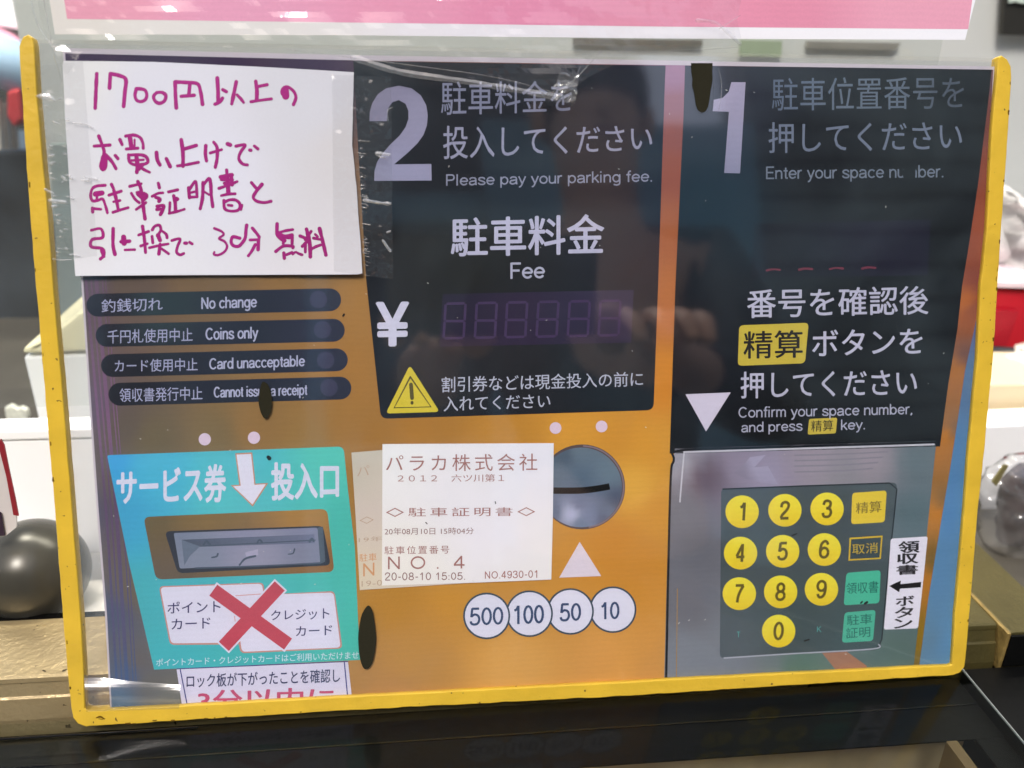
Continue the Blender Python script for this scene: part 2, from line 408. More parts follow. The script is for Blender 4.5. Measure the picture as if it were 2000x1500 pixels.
def slab(name, pts, z0, z1, mat, parent=None, bevel=0.0, seg=2, world=True, smooth=False):
    """extrude a world-space planar loop of (x,y) between two heights"""
    base = e_base[parent] if parent is not None else Vector((0, 0, 0))
    bm = bmesh.new()
    f = bm.faces.new([bm.verts.new((x - base.x, y - base.y, z0 - base.z)) for x, y in pts])
    r = bmesh.ops.extrude_face_region(bm, geom=[f])
    for q in r['geom']:
        if isinstance(q, bmesh.types.BMVert): q.co.z = z1 - base.z
    bmesh.ops.recalc_face_normals(bm, faces=bm.faces[:])
    if bevel: bmesh.ops.bevel(bm, geom=bm.edges[:], offset=bevel, segments=seg, affect='EDGES', profile=0.6)
    return bm_obj(name, bm, mat, parent, smooth)
def upright(name, px, Y, thick, mat, parent=None, bevel=0.0, bulge=0.0, smooth=False):
    """a solid standing behind the case: outline read at depth Y, given real thickness"""
    base = e_base[parent] if parent is not None else Vector((0, 0, 0))
    bm = bmesh.new()
    f = bm.faces.new([bm.verts.new(WY(u, v, Y) - base) for u, v in px])
    r = bmesh.ops.extrude_face_region(bm, geom=[f])
    for q in r['geom']:
        if isinstance(q, bmesh.types.BMVert): q.co.y += thick
    bmesh.ops.recalc_face_normals(bm, faces=bm.faces[:])
    if bevel: bmesh.ops.bevel(bm, geom=bm.edges[:], offset=bevel, segments=3, affect='EDGES', profile=0.6)
    return bm_obj(name, bm, mat, parent, smooth)

# ================================================================ THE DISPLAY COUNTER (what the case stands on)
RY = WZ(0, 1412, 0.0).y                               # front foot of the rail behind the case
RH = WY(0, 1323, 0.0088).z                                           # rail height
BLACK = simple('black_enamel', (13, 13, 12), rough=0.4, spec=0.15, nscale=60, namp=0.3, bump=0.15, bscale=300)
BLACKG = simple('black_gloss', (10, 10, 10), rough=0.12, spec=0.5, nscale=30, namp=0.3)
CHAMP = simple('champagne_anodised', (176, 156, 116), rough=0.33, metal=0.55, nscale=26, namp=0.16, bump=0.3, bscale=500, speck=(260, 0.68, (70, 60, 38)))
BRONZE = simple('bronze_anodised', (92, 84, 48), rough=0.42, metal=0.5, nscale=45, namp=0.2, bump=0.3, bscale=600)
BRONZE_E = simple('worn_bronze_edge', (150, 126, 72), rough=0.45, metal=0.4, nscale=200, namp=0.4, bump=0.4, bscale=500)
SHELF = simple('beige_shelf', (168, 150, 122), rough=0.5, nscale=22, namp=0.5)
GREYP = simple('grey_blue_panel', (120, 130, 130), rough=0.5, nscale=10, namp=0.2)
BROWN = simple('brown_strut', (110, 88, 55), rough=0.5, nscale=60, namp=0.25)
GLASS = film('counter_glass', tint=(0.90, 0.92, 0.90), milk=0.0, rough=0.05, ior=1.28, bump=0.04, bscale=60, gain=0.8)
PANE = film('shop_pane', tint=(0.95, 0.96, 0.95), milk=0.02, rough=0.02, ior=1.4, bump=0.02, bscale=5)

counter = world_thing('display_counter', 'dark glass topped display counter with a brassy metal rail, carrying the yellow edged case', 'display counter', (0, 0, -0.006))
def box(name, x0, x1, y0, y1, z0, z1, mat, parent, bevel=0.0):
    return slab(name, [(x0, y0), (x1, y0), (x1, y1), (x0, y1)], z0, z1, mat, parent, bevel)
# glass top is 5 mm thick, lying over a black painted border
box('glass_top', -0.55, 0.1582, -0.32, 0.0030, -0.0050, 0.0, GLASS, counter)
box('black_border', -0.55, 0.1582, -0.0262, 0.0030, -0.0062, -0.0056, BLACK, counter)
for y in (-0.0105,):
    box('border_ridge', -0.55, 0.1575, y - 0.0006, y, -0.0055, -0.0052, BLACKG, counter)
box('inner_shelf', -0.55, 0.1582, -0.42, -0.0100, -0.1240, -0.1200, SHELF, counter)
box('inner_back', -0.55, 0.1582, -0.0095, -0.006, -0.1240, -0.0064, SHELF, counter)
box('glass_strut', 0.1365, 0.1405, -0.40, -0.0263, -0.030, -0.0056, BROWN, counter)
box('inner_side_panel', 0.141, 0.1565, -0.40, -0.0263, -0.040, -0.036, GREYP, counter)
box('side_border', 0.1475, 0.1578, -0.40, -0.0264, -0.0062, -0.0057, BLACK, counter)
box('side_top', 0.1588, 0.60, -0.40, 0.0015, -0.02, -0.0004, BLACK, counter)
box('glass_edge', 0.15828, 0.15850, -0.40, 0.0030, -0.0006, 0.0002, simple('ground_glass_edge', (170, 175, 170), rough=0.3), counter)
slab('streak_strip', [(-0.55, -0.0052), (-0.118, -0.0046), (-0.118, -0.0040), (-0.55, -0.0040)], 0.0002, 0.0008, BLACKG, counter, bevel=0.0004)  # gloss strip added to catch light streaks along the left ledge
# rail: front face with steps, flat top, rounded lip
def rail(name, x0, x1, mat, parent):
    RB_ = WZ(64, 1207, RH).y
    prof = [(0.0042, 0.0), (0.0058, 0.0075), (0.0066, 0.0080), (0.0082, RH - 0.0022), (0.0076, RH - 0.0018), (0.0080, RH - 0.0004), (0.0090, RH), (RB_ - 0.001, RH), (RB_, RH - 0.002), (RB_, -0.03), (0.0043, -0.03)]
    base = e_base[parent]; bm = bmesh.new()
    f = bm.faces.new([bm.verts.new((x0 - base.x, y - base.y, z - base.z)) for y, z in prof])
    r = bmesh.ops.extrude_face_region(bm, geom=[f])
    for q in r['geom']:
        if isinstance(q, bmesh.types.BMVert): q.co.x = x1 - base.x
    bmesh.ops.recalc_face_normals(bm, faces=bm.faces[:])
    return bm_obj(name, bm, mat, parent)
rail('back_rail', -0.55, 0.10, CHAMP, counter)
rail('back_rail_end', 0.101, 0.1728, BRONZE, counter)['label'] = 'dull brown end section of the rail'
slab('side_rail', [(0.1748, 0.0030), (0.1984, 0.0030), (0.1984, 0.60), (0.1748, 0.60)], -0.04, RH, BRONZE, counter, bevel=0.0006)
slab('rail_edge', [(0.1731, 0.0020), (0.1746, 0.0020), (0.1746, 0.40), (0.1731, 0.40)], -0.002, RH + 0.0004, BRONZE_E, counter, bevel=0.0004)
box('side_rail_cap', 0.1748, 0.30, 0.0018, 0.0028, -0.0003, RH - 0.001, BLACK, counter)
RBK = WZ(64, 1207, RH).y
box('gasket', -0.55, 0.172, RBK + 0.0003, RBK + 0.0035, 0.001, RH - 0.001, BLACKG, counter)
box('inner_ledge', -0.55, 0.172, RBK + 0.004, 0.11, -0.012, RH - 0.009, simple('ledge_white', (226, 224, 216), rough=0.35, nscale=20, namp=0.06), counter)
box('floor_plate', -0.55, 0.60, 0.0336, 0.70, -0.03, -0.026, simple('interior_floor', (74, 70, 62), rough=0.5), counter)

# ================================================================ THE CARD CASE
case = sheet_thing('card_case', 'clear plastic card case with worn yellow edging, leaning on the brass coloured rail', 'card case', 1017, 1365, 0)
YEL = simple('yellow_edging', (212, 174, 50), rough=0.42, spec=0.4, nscale=60, namp=0.12, bump=0.25, bscale=260, speck=(520, 0.70, (96, 76, 34)))
def outline_solid(name, pts, d0, d1, mat, parent, bevel=0.0, uneven=0.0):
    base = e_base[parent]; bm = bmesh.new()
    vs_ = []
    for u, v in pts:
        p = L(u, v, d1); vs_.append(bm.verts.new((p.x - base.x, p.y - base.y, d0 * 1e-3 - base.z)))
    f = bm.faces.new(vs_)
    r = bmesh.ops.extrude_face_region(bm, geom=[f])
    for q in r['geom']:
        if isinstance(q, bmesh.types.BMVert): q.co.z = d1 * 1e-3 - base.z
    bmesh.ops.recalc_face_normals(bm, faces=bm.faces[:]); bm.normal_update()
    if bevel:
        ed = [e for e in bm.edges if abs(e.verts[0].co.z - e.verts[1].co.z) < 1e-7]
        bmesh.ops.bevel(bm, geom=ed, offset=bevel, segments=3, affect='EDGES', profile=0.55)
    bmesh.ops.triangulate(bm, faces=[q for q in bm.faces if len(q.verts) > 4])
    o = bm_obj(name, bm, mat, parent)
    return o
def dens(pts, step, wob, seed):
    """subdivide a pixel run and roughen it a little"""
    out = []
    for i in range(len(pts) - 1):
        a, b = Vector(pts[i]), Vector(pts[i + 1]); n = max(1, int((b - a).length / step))
        nn = Vector((-(b - a).y, (b - a).x)).normalized()
        for k in range(n):
            p = a.lerp(b, k / n)
            out.append(tuple(p + nn * wob * noise.noise(Vector((p.x * 0.035, p.y * 0.035, seed)))))
    out.append(tuple(pts[-1])); return out
outer = dens([(37, 90), (47, 260), (57, 400), (70, 560), (90, 800), (107, 1000), (122, 1200), (131, 1310), (139, 1385)], 16, 1.1, 1.0)
corner1 = [(143, 1403), (152, 1414), (168, 1420)]
bott = dens([(176, 1419), (660, 1389), (1200, 1361), (1862, 1319)], 14, 1.8, 2.0)
corner2 = [(1875, 1314), (1884, 1303)]
right = dens([(1886, 1290), (1894, 1200), (1910, 1000), (1921, 900), (1940, 700), (1949, 560), (1956, 450), (1970, 250), (1976, 150)], 16, 1.1, 3.0)
tipr = [(1975, 130), (1968, 116), (1957, 108), (1951, 112)]
inr = dens([(1949, 135), (1938, 250), (1928, 450), (1916, 560), (1909, 700), (1891, 900), (1884, 1000), (1866, 1200), (1860, 1298)], 30, 0.8, 4.0)
inb = dens([(1854, 1300), (1340, 1326), (1200, 1334), (660, 1362), (174, 1389)], 30, 0.8, 5.0)
inl = dens([(165, 1384), (163, 1300), (157, 1200), (141, 1000), (125, 800), (104, 560), (92, 400), (82, 300), (73, 200), (66, 85)], 30, 0.8, 6.0)
tipl = [(63, 73), (54, 67), (44, 72)]
outline_solid('edging', outer + corner1 + bott + corner2 + right + tipr + inr + inb + inl + tipl, -1.6, 2.3, YEL, case, bevel=0.0004)
random.seed(9)
gl_ = []
for k in range(26):
    run = random.choice((outer, right, bott)); i_ = random.randrange(1, len(run) - 1); p_ = Vector(run[i_]); t_ = (Vector(run[i_ + 1]) - Vector(run[i_ - 1])).normalized()
    c_ = Vector((1000, 750)) - p_; n_ = Vector((-t_.y, t_.x)); n_ = n_ if n_.dot(c_) > 0 else -n_
    p_ = p_ + n_ * random.uniform(1.5, 4) + t_ * random.uniform(-6, 6); q_ = random.uniform(1.5, 9)
    gl_.append(([tuple(p_ - t_ * q_ / 2), tuple(p_ + n_ * random.uniform(-.6, .6)), tuple(p_ + t_ * q_ / 2)], random.uniform(1.2, 3.2)))
gl_ += [([(188, 1402), (196, 1400), (203, 1404)], 3.0), ([(193, 1404), (200, 1405)], 2.0)]
strokes('edge_grime', gl_, (104, 80, 38), 2.31, case, mat=print_material('grime', rough=0.9, spec=0.1, grain=0.3), ridge=0.01, jitter=0.9)['kind'] = 'stuff'
sheetpts = [(60, 76), (1955, 114), (1872, 1308), (156, 1404)]
outline_solid('back_sheet', sheetpts, -0.25, 0.0, CLEARB, case)
outline_solid('front_sheet', [(60, 84), (1955, 121), (1872, 1308), (156, 1404)], 1.22, 1.45, CLEAR, case)

# ================================================================ THE PRINTED PHOTOGRAPH IN THE CASE
pr = sheet_thing('printed_sign', 'large colour print of an orange parking payment machine front, held in the yellow edged case', 'printed sign', 1040, 1350, 0.4)
Z1, O1 = 1929 / 720, (0, 0)
Z2, O2 = 2000 / 660, (680, 80)
Z3, O3 = 1929 / 720, (1280, 0)
Z4, O4 = 2000 / 720, (0, 520)
Z5, O5 = 2000 / 660, (680, 520)
Z6, O6 = 2000 / 720, (1280, 500)
Z7, O7 = 2000 / 720, (0, 960)
Z8, O8 = 1500 / 660, (660, 840)
Z9, O9 = 1500 / 660, (1280, 840)

patch('paper_margin', [(122, 94), (700, 108), (1300, 118), (1946, 130), (1925, 500), (1901, 905), (1862, 1318), (216, 1396), (205, 1200), (189, 1000), (175, 800), (158, 540), (138, 300)], (206, 198, 204), 0.40, pr, mat=PAPER, thick=0.1)
basecol = idw([(140, 110, (62, 48, 76)), (300, 115, (58, 44, 72)), (600, 130, (62, 48, 75)), (420, 118, (58, 44, 72)), (175, 560, (98, 82, 90)), (185, 800, (108, 92, 108)), (205, 1000, (92, 84, 100)),
    (215, 1200, (86, 92, 116)), (235, 1370, (90, 118, 148)), (250, 1320, (92, 100, 125)), (290, 1340, (110, 106, 104)), (330, 1370, (120, 116, 108)), (270, 1290, (108, 102, 104)), (260, 1150, (112, 100, 90)), (250, 980, (114, 102, 92)), (300, 860, (112, 98, 76)), (240, 830, (102, 90, 82)), (250, 560, (104, 88, 80)), (400, 560, (124, 100, 76)),
    (600, 550, (146, 112, 74)), (690, 600, (168, 124, 74)), (420, 850, (128, 108, 78)), (500, 830, (150, 116, 75)), (690, 720, (168, 122, 70)), (600, 860, (156, 122, 76)), (690, 860, (165, 122, 72)),
    (820, 850, (176, 124, 60)), (1000, 850, (192, 136, 60)), (1130, 850, (214, 154, 66)), (1200, 850, (207, 147, 65)), (1280, 870, (212, 152, 66)), (730, 860, (165, 118, 60)), (1240, 950, (222, 168, 78)), (1290, 1000, (208, 148, 66)),
    (1250, 1100, (200, 138, 62)), (1200, 1060, (200, 136, 58)), (760, 1180, (184, 132, 60)), (900, 1160, (198, 142, 64)), (1040, 1150, (200, 142, 66)), (800, 1280, (188, 138, 75)), (1000, 1300, (216, 162, 92)), (1200, 1300, (216, 156, 86)), (760, 1360, (184, 134, 80)),
    (1280, 1310, (208, 150, 84)), (690, 1330, (178, 132, 80)), (1315, 150, (158, 118, 146)), (1317, 200, (148, 98, 110)), (1317, 260, (146, 86, 80)), (1315, 330, (150, 84, 68)), (1310, 450, (166, 98, 66)), (1303, 600, (182, 112, 70)), (1296, 750, (208, 136, 60)),  # lavender top of the orange strip is a reflection painted into the print
    (1700, 125, (60, 50, 60)), (1925, 150, (110, 80, 90)), (1930, 230, (120, 68, 62)), (1922, 350, (140, 74, 58)), (1905, 450, (152, 80, 58)), (1912, 550, (132, 70, 60)), (1886, 590, (184, 108, 60)), (1900, 600, (140, 80, 62)), (1870, 720, (174, 112, 58)), (1889, 700, (112, 82, 80)),
    (1848, 850, (188, 122, 55)), (1862, 840, (132, 102, 80)), (1832, 1000, (192, 126, 58)), (1848, 985, (124, 100, 70)), (1812, 1130, (176, 116, 50)), (1824, 1100, (120, 96, 56)), (1795, 1250, (142, 110, 42)), (1788, 1300, (122, 102, 50))])
_bc = basecol
basecol = lambda u, v: tuple(min(1.0, c * k) for c, k in zip(_bc(u, v), (1.07, 1.12, 1.07, 1)))
patch('machine_front', [(127, 104), (700, 118), (1300, 127), (1940, 136), (1919, 500), (1895, 905), (1856, 1316), (219, 1394), (209, 1200), (193, 1000), (179, 800), (162, 540), (141, 300)], basecol, 0.56, pr, step=14)
# vertical streaks of the machine's left pillar
strokes('pillar_streaks', [([(x0, 548), (x0 + 22, 800), (x0 + 40, 1010), (x0 + 52, 1200), (x0 + 60, 1330)], w_) for x0, w_ in ((168, 5), (178, 3), (188, 7), (200, 2.5), (206, 2))],
        idw([(180, 560, (112, 86, 108)), (200, 800, (132, 100, 130)), (220, 1000, (104, 84, 112)), (240, 1200, (96, 92, 124)), (250, 1350, (84, 104, 140))]), 0.575, pr, ridge=0.004)

def zp(pts, S, O, **k): return zz(pts, S, O)
# ---- blue edge at right
patch('blue_edge', [(1914, 588), (1896, 905), (1857, 1314), (1793, 1318), (1813, 1170), (1837, 1025), (1856, 914), (1870, 824), (1885, 723), (1901, 651)],
      idw([(1912, 620, (100, 110, 150)), (1890, 740, (92, 124, 160)), (1865, 900, (90, 136, 178)), (1880, 1000, (92, 140, 184)), (1840, 1100, (96, 140, 176)), (1850, 1250, (98, 146, 184)), (1810, 1250, (104, 138, 160))]), 0.59, pr, step=30)

# ---- fee panel
fee_pts = rounded([(690, 119), (1300, 128), (1298, 179), (1286, 542), (1276.5, 801), (744, 818), (715, 545), (700, 300)], [0, 0, 0, 0, 14, 14, 0, 0])
darkcol = idw([(760, 200, (30, 33, 44)), (1000, 300, (26, 32, 44)), (1200, 250, (30, 40, 52)), (900, 500, (26, 28, 38)), (1200, 700, (40, 50, 58)), (800, 750, (40, 46, 54)), (1000, 700, (42, 44, 50)), (1250, 500, (30, 38, 50))])
fee = patch('fee_panel', fee_pts, darkcol, 0.60, pr, step=60)
LT = (160, 160, 182)
patch('step_number', zz([(126, 474), (128, 420), (142, 370), (175, 315), (225, 280), (300, 265), (375, 280), (430, 322), (462, 380), (471, 440), (466, 500), (446, 556), (410, 606), (360, 655), (315, 694), (272, 730), (492, 728), (494, 826), (154, 828), (156, 770), (172, 715), (205, 664), (250, 612), (305, 560), (340, 510), (357, 460), (356, 412), (340, 372), (300, 350), (262, 362), (238, 396), (228, 474)], Z2, O2), idw([(740, 200, (146, 142, 166)), (820, 250, (156, 154, 178)), (790, 340, (160, 160, 186))]), 0.66, fee)
text('lettering', '駐車料金を', tq(550, 238, 440, 1325, 236, 420, Z2, O2), (138, 142, 164), 0.66, fee, offset=0.004)
text('lettering', '投入してください', tq(562, 503, 702, 1800, 495, 650, Z2, O2), (158, 160, 182), 0.66, fee, offset=0.006)
text('lettering', 'Please pay your parking fee.', tq(578, 790, 857, 1800, 765, 832, Z2, O2), (152, 156, 176), 0.66, fee, latin=True)
text('lettering', '駐車料金', tq(607, 1045, 1278, 1517, 1022, 1262, Z2, O2), (196, 196, 218), 0.66, fee, offset=0.016)
text('lettering', 'Fee', tq(958, 1313, 1408, 1168, 1310, 1403, Z2, O2), (186, 188, 208), 0.66, fee, latin=True, offset=0.006)
text('yen_sign', '¥', tq(162, 210, 478, 362, 208, 474, Z5, O5), (214, 214, 232), 0.66, fee, offset=0.028)
disp = patch('fee_display', zz([(560, 165), (1690, 140), (1675, 452), (540, 476)], Z5, O5), idw([(880, 600, (44, 42, 62)), (1000, 640, (52, 44, 68)), (1200, 600, (58, 56, 80)), (1150, 660, (50, 48, 70))]), 0.63, fee, step=60)
def seven(x0, y0, x1, y1, sk, w_):
    a, b, c, d_, e, f_ = (x0 + sk, y0), (x1 + sk, y0 - 3), (x1 + sk / 2, (y0 + y1) / 2), (x1, y1 - 3), (x0, y1), (x0 + sk / 2, (y0 + y1) / 2)
    g = lambda p, q: ([Vector(p).lerp(Vector(q), 0.1).to_tuple(), Vector(p).lerp(Vector(q), 0.9).to_tuple()], w_)
    return [g(a, b), g(b, c), g(c, d_), g(d_, e), g(e, f_), g(f_, a), g(f_, c)]
sg = []
for i, x in enumerate((565, 750, 930, 1115, 1300, 1482)):
    y = 222 - i * 3.4
    sg += [([(p[0] / Z5 + O5[0], p[1] / Z5 + O5[1]) for p in s_], 5.0) for s_, _ in seven(x, y, x + 118, y + 205, 12, 1)]
strokes('unlit_digits', sg, (74, 60, 94), 0.655, fee, ridge=0.004, smooth=False)
tri = patch('warning_triangle', rounded(zz([(365, 585), (222, 872), (542, 862)], Z5, O5), 9), (222, 204, 70), 0.63, fee)
strokes('triangle_outline', [(zz([(368, 655), (272, 838), (490, 832), (368, 655)], Z5, O5), 3.2), (zz([(372, 700), (378, 780)], Z5, O5), 7.5), (zz([(378, 806), (378, 810)], Z5, O5), 6.0)], (86, 84, 52), 0.665, fee, smooth=False, ridge=0.006)
text('lettering', '割引券などは現金投入の前に', tq(553, 655, 748, 1745, 622, 710, Z5, O5), (196, 200, 216), 0.66, fee, offset=0.005)
text('lettering', '入れてください', tq(565, 772, 860, 1197, 755, 838, Z5, O5), (196, 200, 216), 0.66, fee, offset=0.005)

# ---- space number panel
sp = patch('space_number_panel', [(1338, 128), (1937, 136), (1929, 209), (1911, 355), (1892, 482), (1879, 560), (1870, 644), (1852, 752), (1836, 872), (1308, 886), (1319, 560), (1335, 224)],
           idw([(1400, 180, (50, 54, 66)), (1380, 400, (34, 48, 58)), (1600, 300, (32, 36, 42)), (1800, 400, (24, 28, 34)), (1400, 650, (30, 40, 48)), (1700, 700, (22, 26, 32)), (1600, 850, (30, 32, 38)), (1860, 250, (22, 26, 32))]), 0.60, pr, step=60)
onecol = idw([(1420, 180, (172, 166, 190)), (1432, 250, (160, 156, 180)), (1430, 320, (146, 146, 170))])
patch('step_number', zz([(398, 430), (472, 430), (456, 700), (443, 907), (360, 905), (385, 585), (300, 582), (306, 522), (352, 512), (384, 480)], Z3, O3), onecol, 0.66, sp)
text('lettering', '駐車位置番号を', tq(610, 408, 580, 1615, 398, 568, Z3, O3), idw([(1520, 190, (104, 116, 134)), (1700, 190, (108, 120, 134)), (1880, 190, (84, 92, 104))]), 0.66, sp)
text('lettering', '押してください', tq(592, 640, 802, 1605, 632, 785, Z3, O3), (118, 128, 146), 0.66, sp, offset=0.004)
text('lettering', 'Enter your space number.', tq(578, 872, 937, 1508, 863, 928, Z3, O3), (122, 132, 146), 0.66, sp, latin=True)
patch('number_display', zz([(520, 1170), (1440, 1150), (1425, 1440), (500, 1455)], Z3, O3), idw([(1500, 460, (34, 36, 46)), (1700, 480, (40, 40, 54)), (1600, 520, (34, 38, 48))]), 0.63, sp, step=60)
strokes('red_dashes', [(zz([(x - 32, y + 3), (x, y - 3), (x + 36, y)], Z3, O3), 4.2) for x, y in ((615, 1412), (785, 1408), (945, 1405), (1115, 1402))], (116, 58, 74), 0.66, sp, ridge=0.004, jitter=0.5)
text('lettering', '番号を確認後', tq(497, 180, 338, 1482, 160, 316, Z6, O6), (196, 196, 214), 0.66, sp, offset=0.010)
bd = patch('yellow_badge', rounded(zz([(455, 376), (832, 362), (812, 582), (447, 596)], Z6, O6), 9), (208, 188, 76), 0.63, sp)
text('lettering', '精算', tq(478, 408, 558, 800, 400, 552, Z6, O6), (44, 44, 46), 0.665, sp, offset=0.010)
text('lettering', 'ボタンを', tq(850, 402, 545, 1450, 390, 528, Z6, O6), (200, 200, 218), 0.66, sp, offset=0.010)
text('lettering', '押してください', tq(462, 628, 774, 1420, 610, 756, Z6, O6), (196, 196, 214), 0.66, sp, offset=0.010)
text('lettering', 'Confirm your space number,', tq(450, 820, 878, 1395, 800, 858, Z6, O6), (180, 182, 200), 0.66, sp, latin=True)
text('lettering', 'and press', tq(465, 902, 957, 800, 892, 948, Z6, O6), (180, 182, 200), 0.66, sp, latin=True)
patch('yellow_badge', rounded(zz([(834, 884), (987, 877), (979, 962), (826, 969)], Z6, O6), 4), (206, 186, 76), 0.63, sp)
text('lettering', '精算', tq(845, 893, 954, 965, 889, 948, Z6, O6), (62, 58, 44), 0.665, sp, offset=0.004)
text('lettering', 'key.', tq(1006, 888, 944, 1138, 885, 940, Z6, O6), (180, 182, 200), 0.66, sp, latin=True)
patch('down_triangle', zz([(163, 750), (409, 740), (275, 952)], Z6, O6), (214, 208, 224), 0.66, sp)

# ---- status bars
bars = [((191, 596), (644, 585.5), (622, 585), '釣銭切れ', (550, 180, 252, 882, 168, 240), 'No change', (1092, 170, 232, 1395, 160, 222)),
        ((209, 655), (651, 645), (630, 644), '千円札使用中止', (583, 345, 420, 1045, 335, 408), 'Coins only', (1115, 335, 400, 1402, 328, 390)),
        ((219.6, 714), (657, 702.7), (636, 703.6), 'カード使用中止', (622, 508, 575, 1072, 497, 568), 'Card unacceptable', (1135, 500, 560, 1655, 482, 542)),
        ((234, 770), (664, 758), (642.6, 757), '領収書発行中止', (648, 662, 738, 1098, 652, 725), 'Cannot issue a receipt', (1160, 655, 713, 1670, 640, 698))]
barcol = idw([(200, 600, (44, 44, 54)), (320, 600, (52, 68, 74)), (450, 650, (46, 54, 68)), (640, 650, (56, 62, 78)), (250, 740, (44, 46, 54)), (400, 720, (48, 54, 66))])
for a, b, lamp, t1, q1, t2, q2 in bars:
    A, B = Vector(a), Vector(b); ang = math.atan2(B.y - A.y, B.x - A.x); r = 22.3; o = []
    for k in range(13): th = ang + math.pi / 2 + math.pi * k / 12; o.append((A.x + r * math.cos(th), A.y + r * math.sin(th)))
    for k in range(13): th = ang - math.pi / 2 + math.pi * k / 12; o.append((B.x + r * math.cos(th), B.y + r * math.sin(th)))
    br = patch('status_bar', o, barcol, 0.60, pr, step=40)
    patch('lamp', ell(lamp[0], lamp[1], 17, 17), (72, 74, 96), 0.63, br)
    text('lettering', t1, tq(*q1, Z4, O4), (178, 182, 212), 0.66, br, offset=0.004)
    text('lettering', t2, tq(*q2, Z4, O4), (186, 190, 216), 0.66, br, offset=0.006, latin=True)
for x, y, r in ((400, 858, 12), (496, 855, 12), (1085, 836, 11.5), (1175, 833, 11.5)):
    patch('white_dot', ell(x, y, r, r, 24), (226, 208, 226), 0.66, pr)

# ---- service ticket insert
cy = patch('ticket_insert_panel', rounded([(209, 889), (671, 872), (680, 960), (693, 1068), (703, 1289), (301, 1308), (252, 1100)], [5, 12, 0, 0, 0, 0, 0]),
           idw([(215, 900, (70, 170, 224)), (300, 920, (82, 187, 215)), (450, 890, (90, 194, 204)), (660, 890, (96, 207, 191)), (240, 1000, (74, 170, 207)), (690, 1050, (86, 194, 180)), (280, 1180, (82, 183, 191)), (300, 1290, (80, 187, 194)), (690, 1270, (82, 194, 178)), (500, 1290, (82, 187, 187)), (450, 970, (94, 198, 202))]), 0.60, pr, step=30)
text('lettering', 'サービス券', tq(632, 1105, 1298, 1228, 1068, 1282, Z4, O4), (222, 224, 240), 0.66, cy, offset=0.035)
text('lettering', '投入口', tq(1470, 1062, 1275, 1840, 1062, 1258, Z4, O4), (222, 224, 240), 0.66, cy, offset=0.038)
arr = [(1283, 1022), (1362, 1018), (1380, 1186), (1442, 1182), (1370, 1293), (1264, 1193), (1306, 1191)]
patch('arrow_outline', zz([(1276, 1015), (1368, 1010), (1386, 1180), (1455, 1176), (1371, 1304), (1252, 1188), (1298, 1186)], Z4, O4), (206, 150, 120), 0.64, cy)
patch('down_arrow', zz(arr, Z4, O4), (228, 226, 240), 0.66, cy)
sl_ = patch('slot_recess', rounded(zz([(778, 138), (1775, 94), (1814, 436), (846, 478)], Z7, O7), 13), idw([(300, 1020, (116, 102, 76)), (400, 1008, (138, 114, 76)), (600, 1000, (178, 136, 78)), (330, 1120, (112, 98, 84)), (640, 1110, (150, 110, 70)), (500, 1120, (130, 106, 80))]), 0.62, cy, step=40)
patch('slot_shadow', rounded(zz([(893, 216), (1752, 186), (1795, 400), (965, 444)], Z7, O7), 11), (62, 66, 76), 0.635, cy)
patch('slot_body', rounded(zz([(942, 225), (1722, 196), (1738, 386), (975, 418)], Z7, O7), 4), idw([(350, 1045, (130, 140, 160)), (480, 1035, (146, 148, 172)), (600, 1035, (140, 144, 168)), (380, 1090, (140, 148, 166)), (500, 1085, (156, 156, 176)), (600, 1085, (138, 142, 162))]), 0.65, cy, step=20)
patch('slot_bevel', zz([(1722, 196), (1752, 190), (1765, 380), (1738, 392)], Z7, O7), (92, 104, 116), 0.652, cy)
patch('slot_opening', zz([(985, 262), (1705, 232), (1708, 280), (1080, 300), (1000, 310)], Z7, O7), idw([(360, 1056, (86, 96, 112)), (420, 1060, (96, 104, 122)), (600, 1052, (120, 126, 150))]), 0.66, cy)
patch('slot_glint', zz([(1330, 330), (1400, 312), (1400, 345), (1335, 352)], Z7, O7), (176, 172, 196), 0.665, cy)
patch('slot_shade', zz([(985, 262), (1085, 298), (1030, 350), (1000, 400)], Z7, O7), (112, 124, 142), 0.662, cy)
strokes('slot_details', [(zz([(1090, 296), (1710, 264)], Z7, O7), 2.5), (zz([(1105, 290), (1120, 268), (1140, 290)], Z7, O7), 4), (zz([(1395, 280), (1408, 262), (1425, 278)], Z7, O7), 4), (zz([(1680, 272), (1692, 256), (1702, 270)], Z7, O7), 4),
        (zz([(1150, 358), (1175, 352), (1182, 338)], Z7, O7), 3), (zz([(1565, 340), (1590, 335), (1598, 312)], Z7, O7), 3), (zz([(1300, 398), (1330, 365), (1385, 350)], Z7, O7), 4), (zz([(1060, 415), (1390, 405), (1735, 388)], Z7, O7), 3)], (84, 96, 112), 0.67, cy, jitter=0.4, ridge=0.004)
WHT = (226, 224, 240)
for nm, pts, rr in (('card_outline', [(862, 514), (1430, 494), (1436, 560), (1300, 830), (922, 832)], 9), ('card_outline', [(1425, 560), (1815, 540), (1858, 852), (1306, 878), (1270, 720)], 9)):
    patch(nm, rounded(zz(pts, Z7, O7), rr), (206, 150, 140), 0.63 if pts[0][0] < 900 else 0.64, cy)
patch('point_card', rounded(zz([(870, 520), (1422, 500), (1430, 565), (1296, 820), (928, 824)], Z7, O7), 8), WHT, 0.65, cy)
patch('credit_card', rounded(zz([(1272, 566), (1810, 548), (1848, 846), (1312, 870)], Z7, O7), 8), WHT, 0.655, cy)
strokes('card_edge', [(zz([(1272, 566), (1415, 556)], Z7, O7), 1.6), (zz([(1270, 660), (1276, 705)], Z7, O7), 1.6)], (214, 160, 156), 0.668, cy, ridge=0.002)
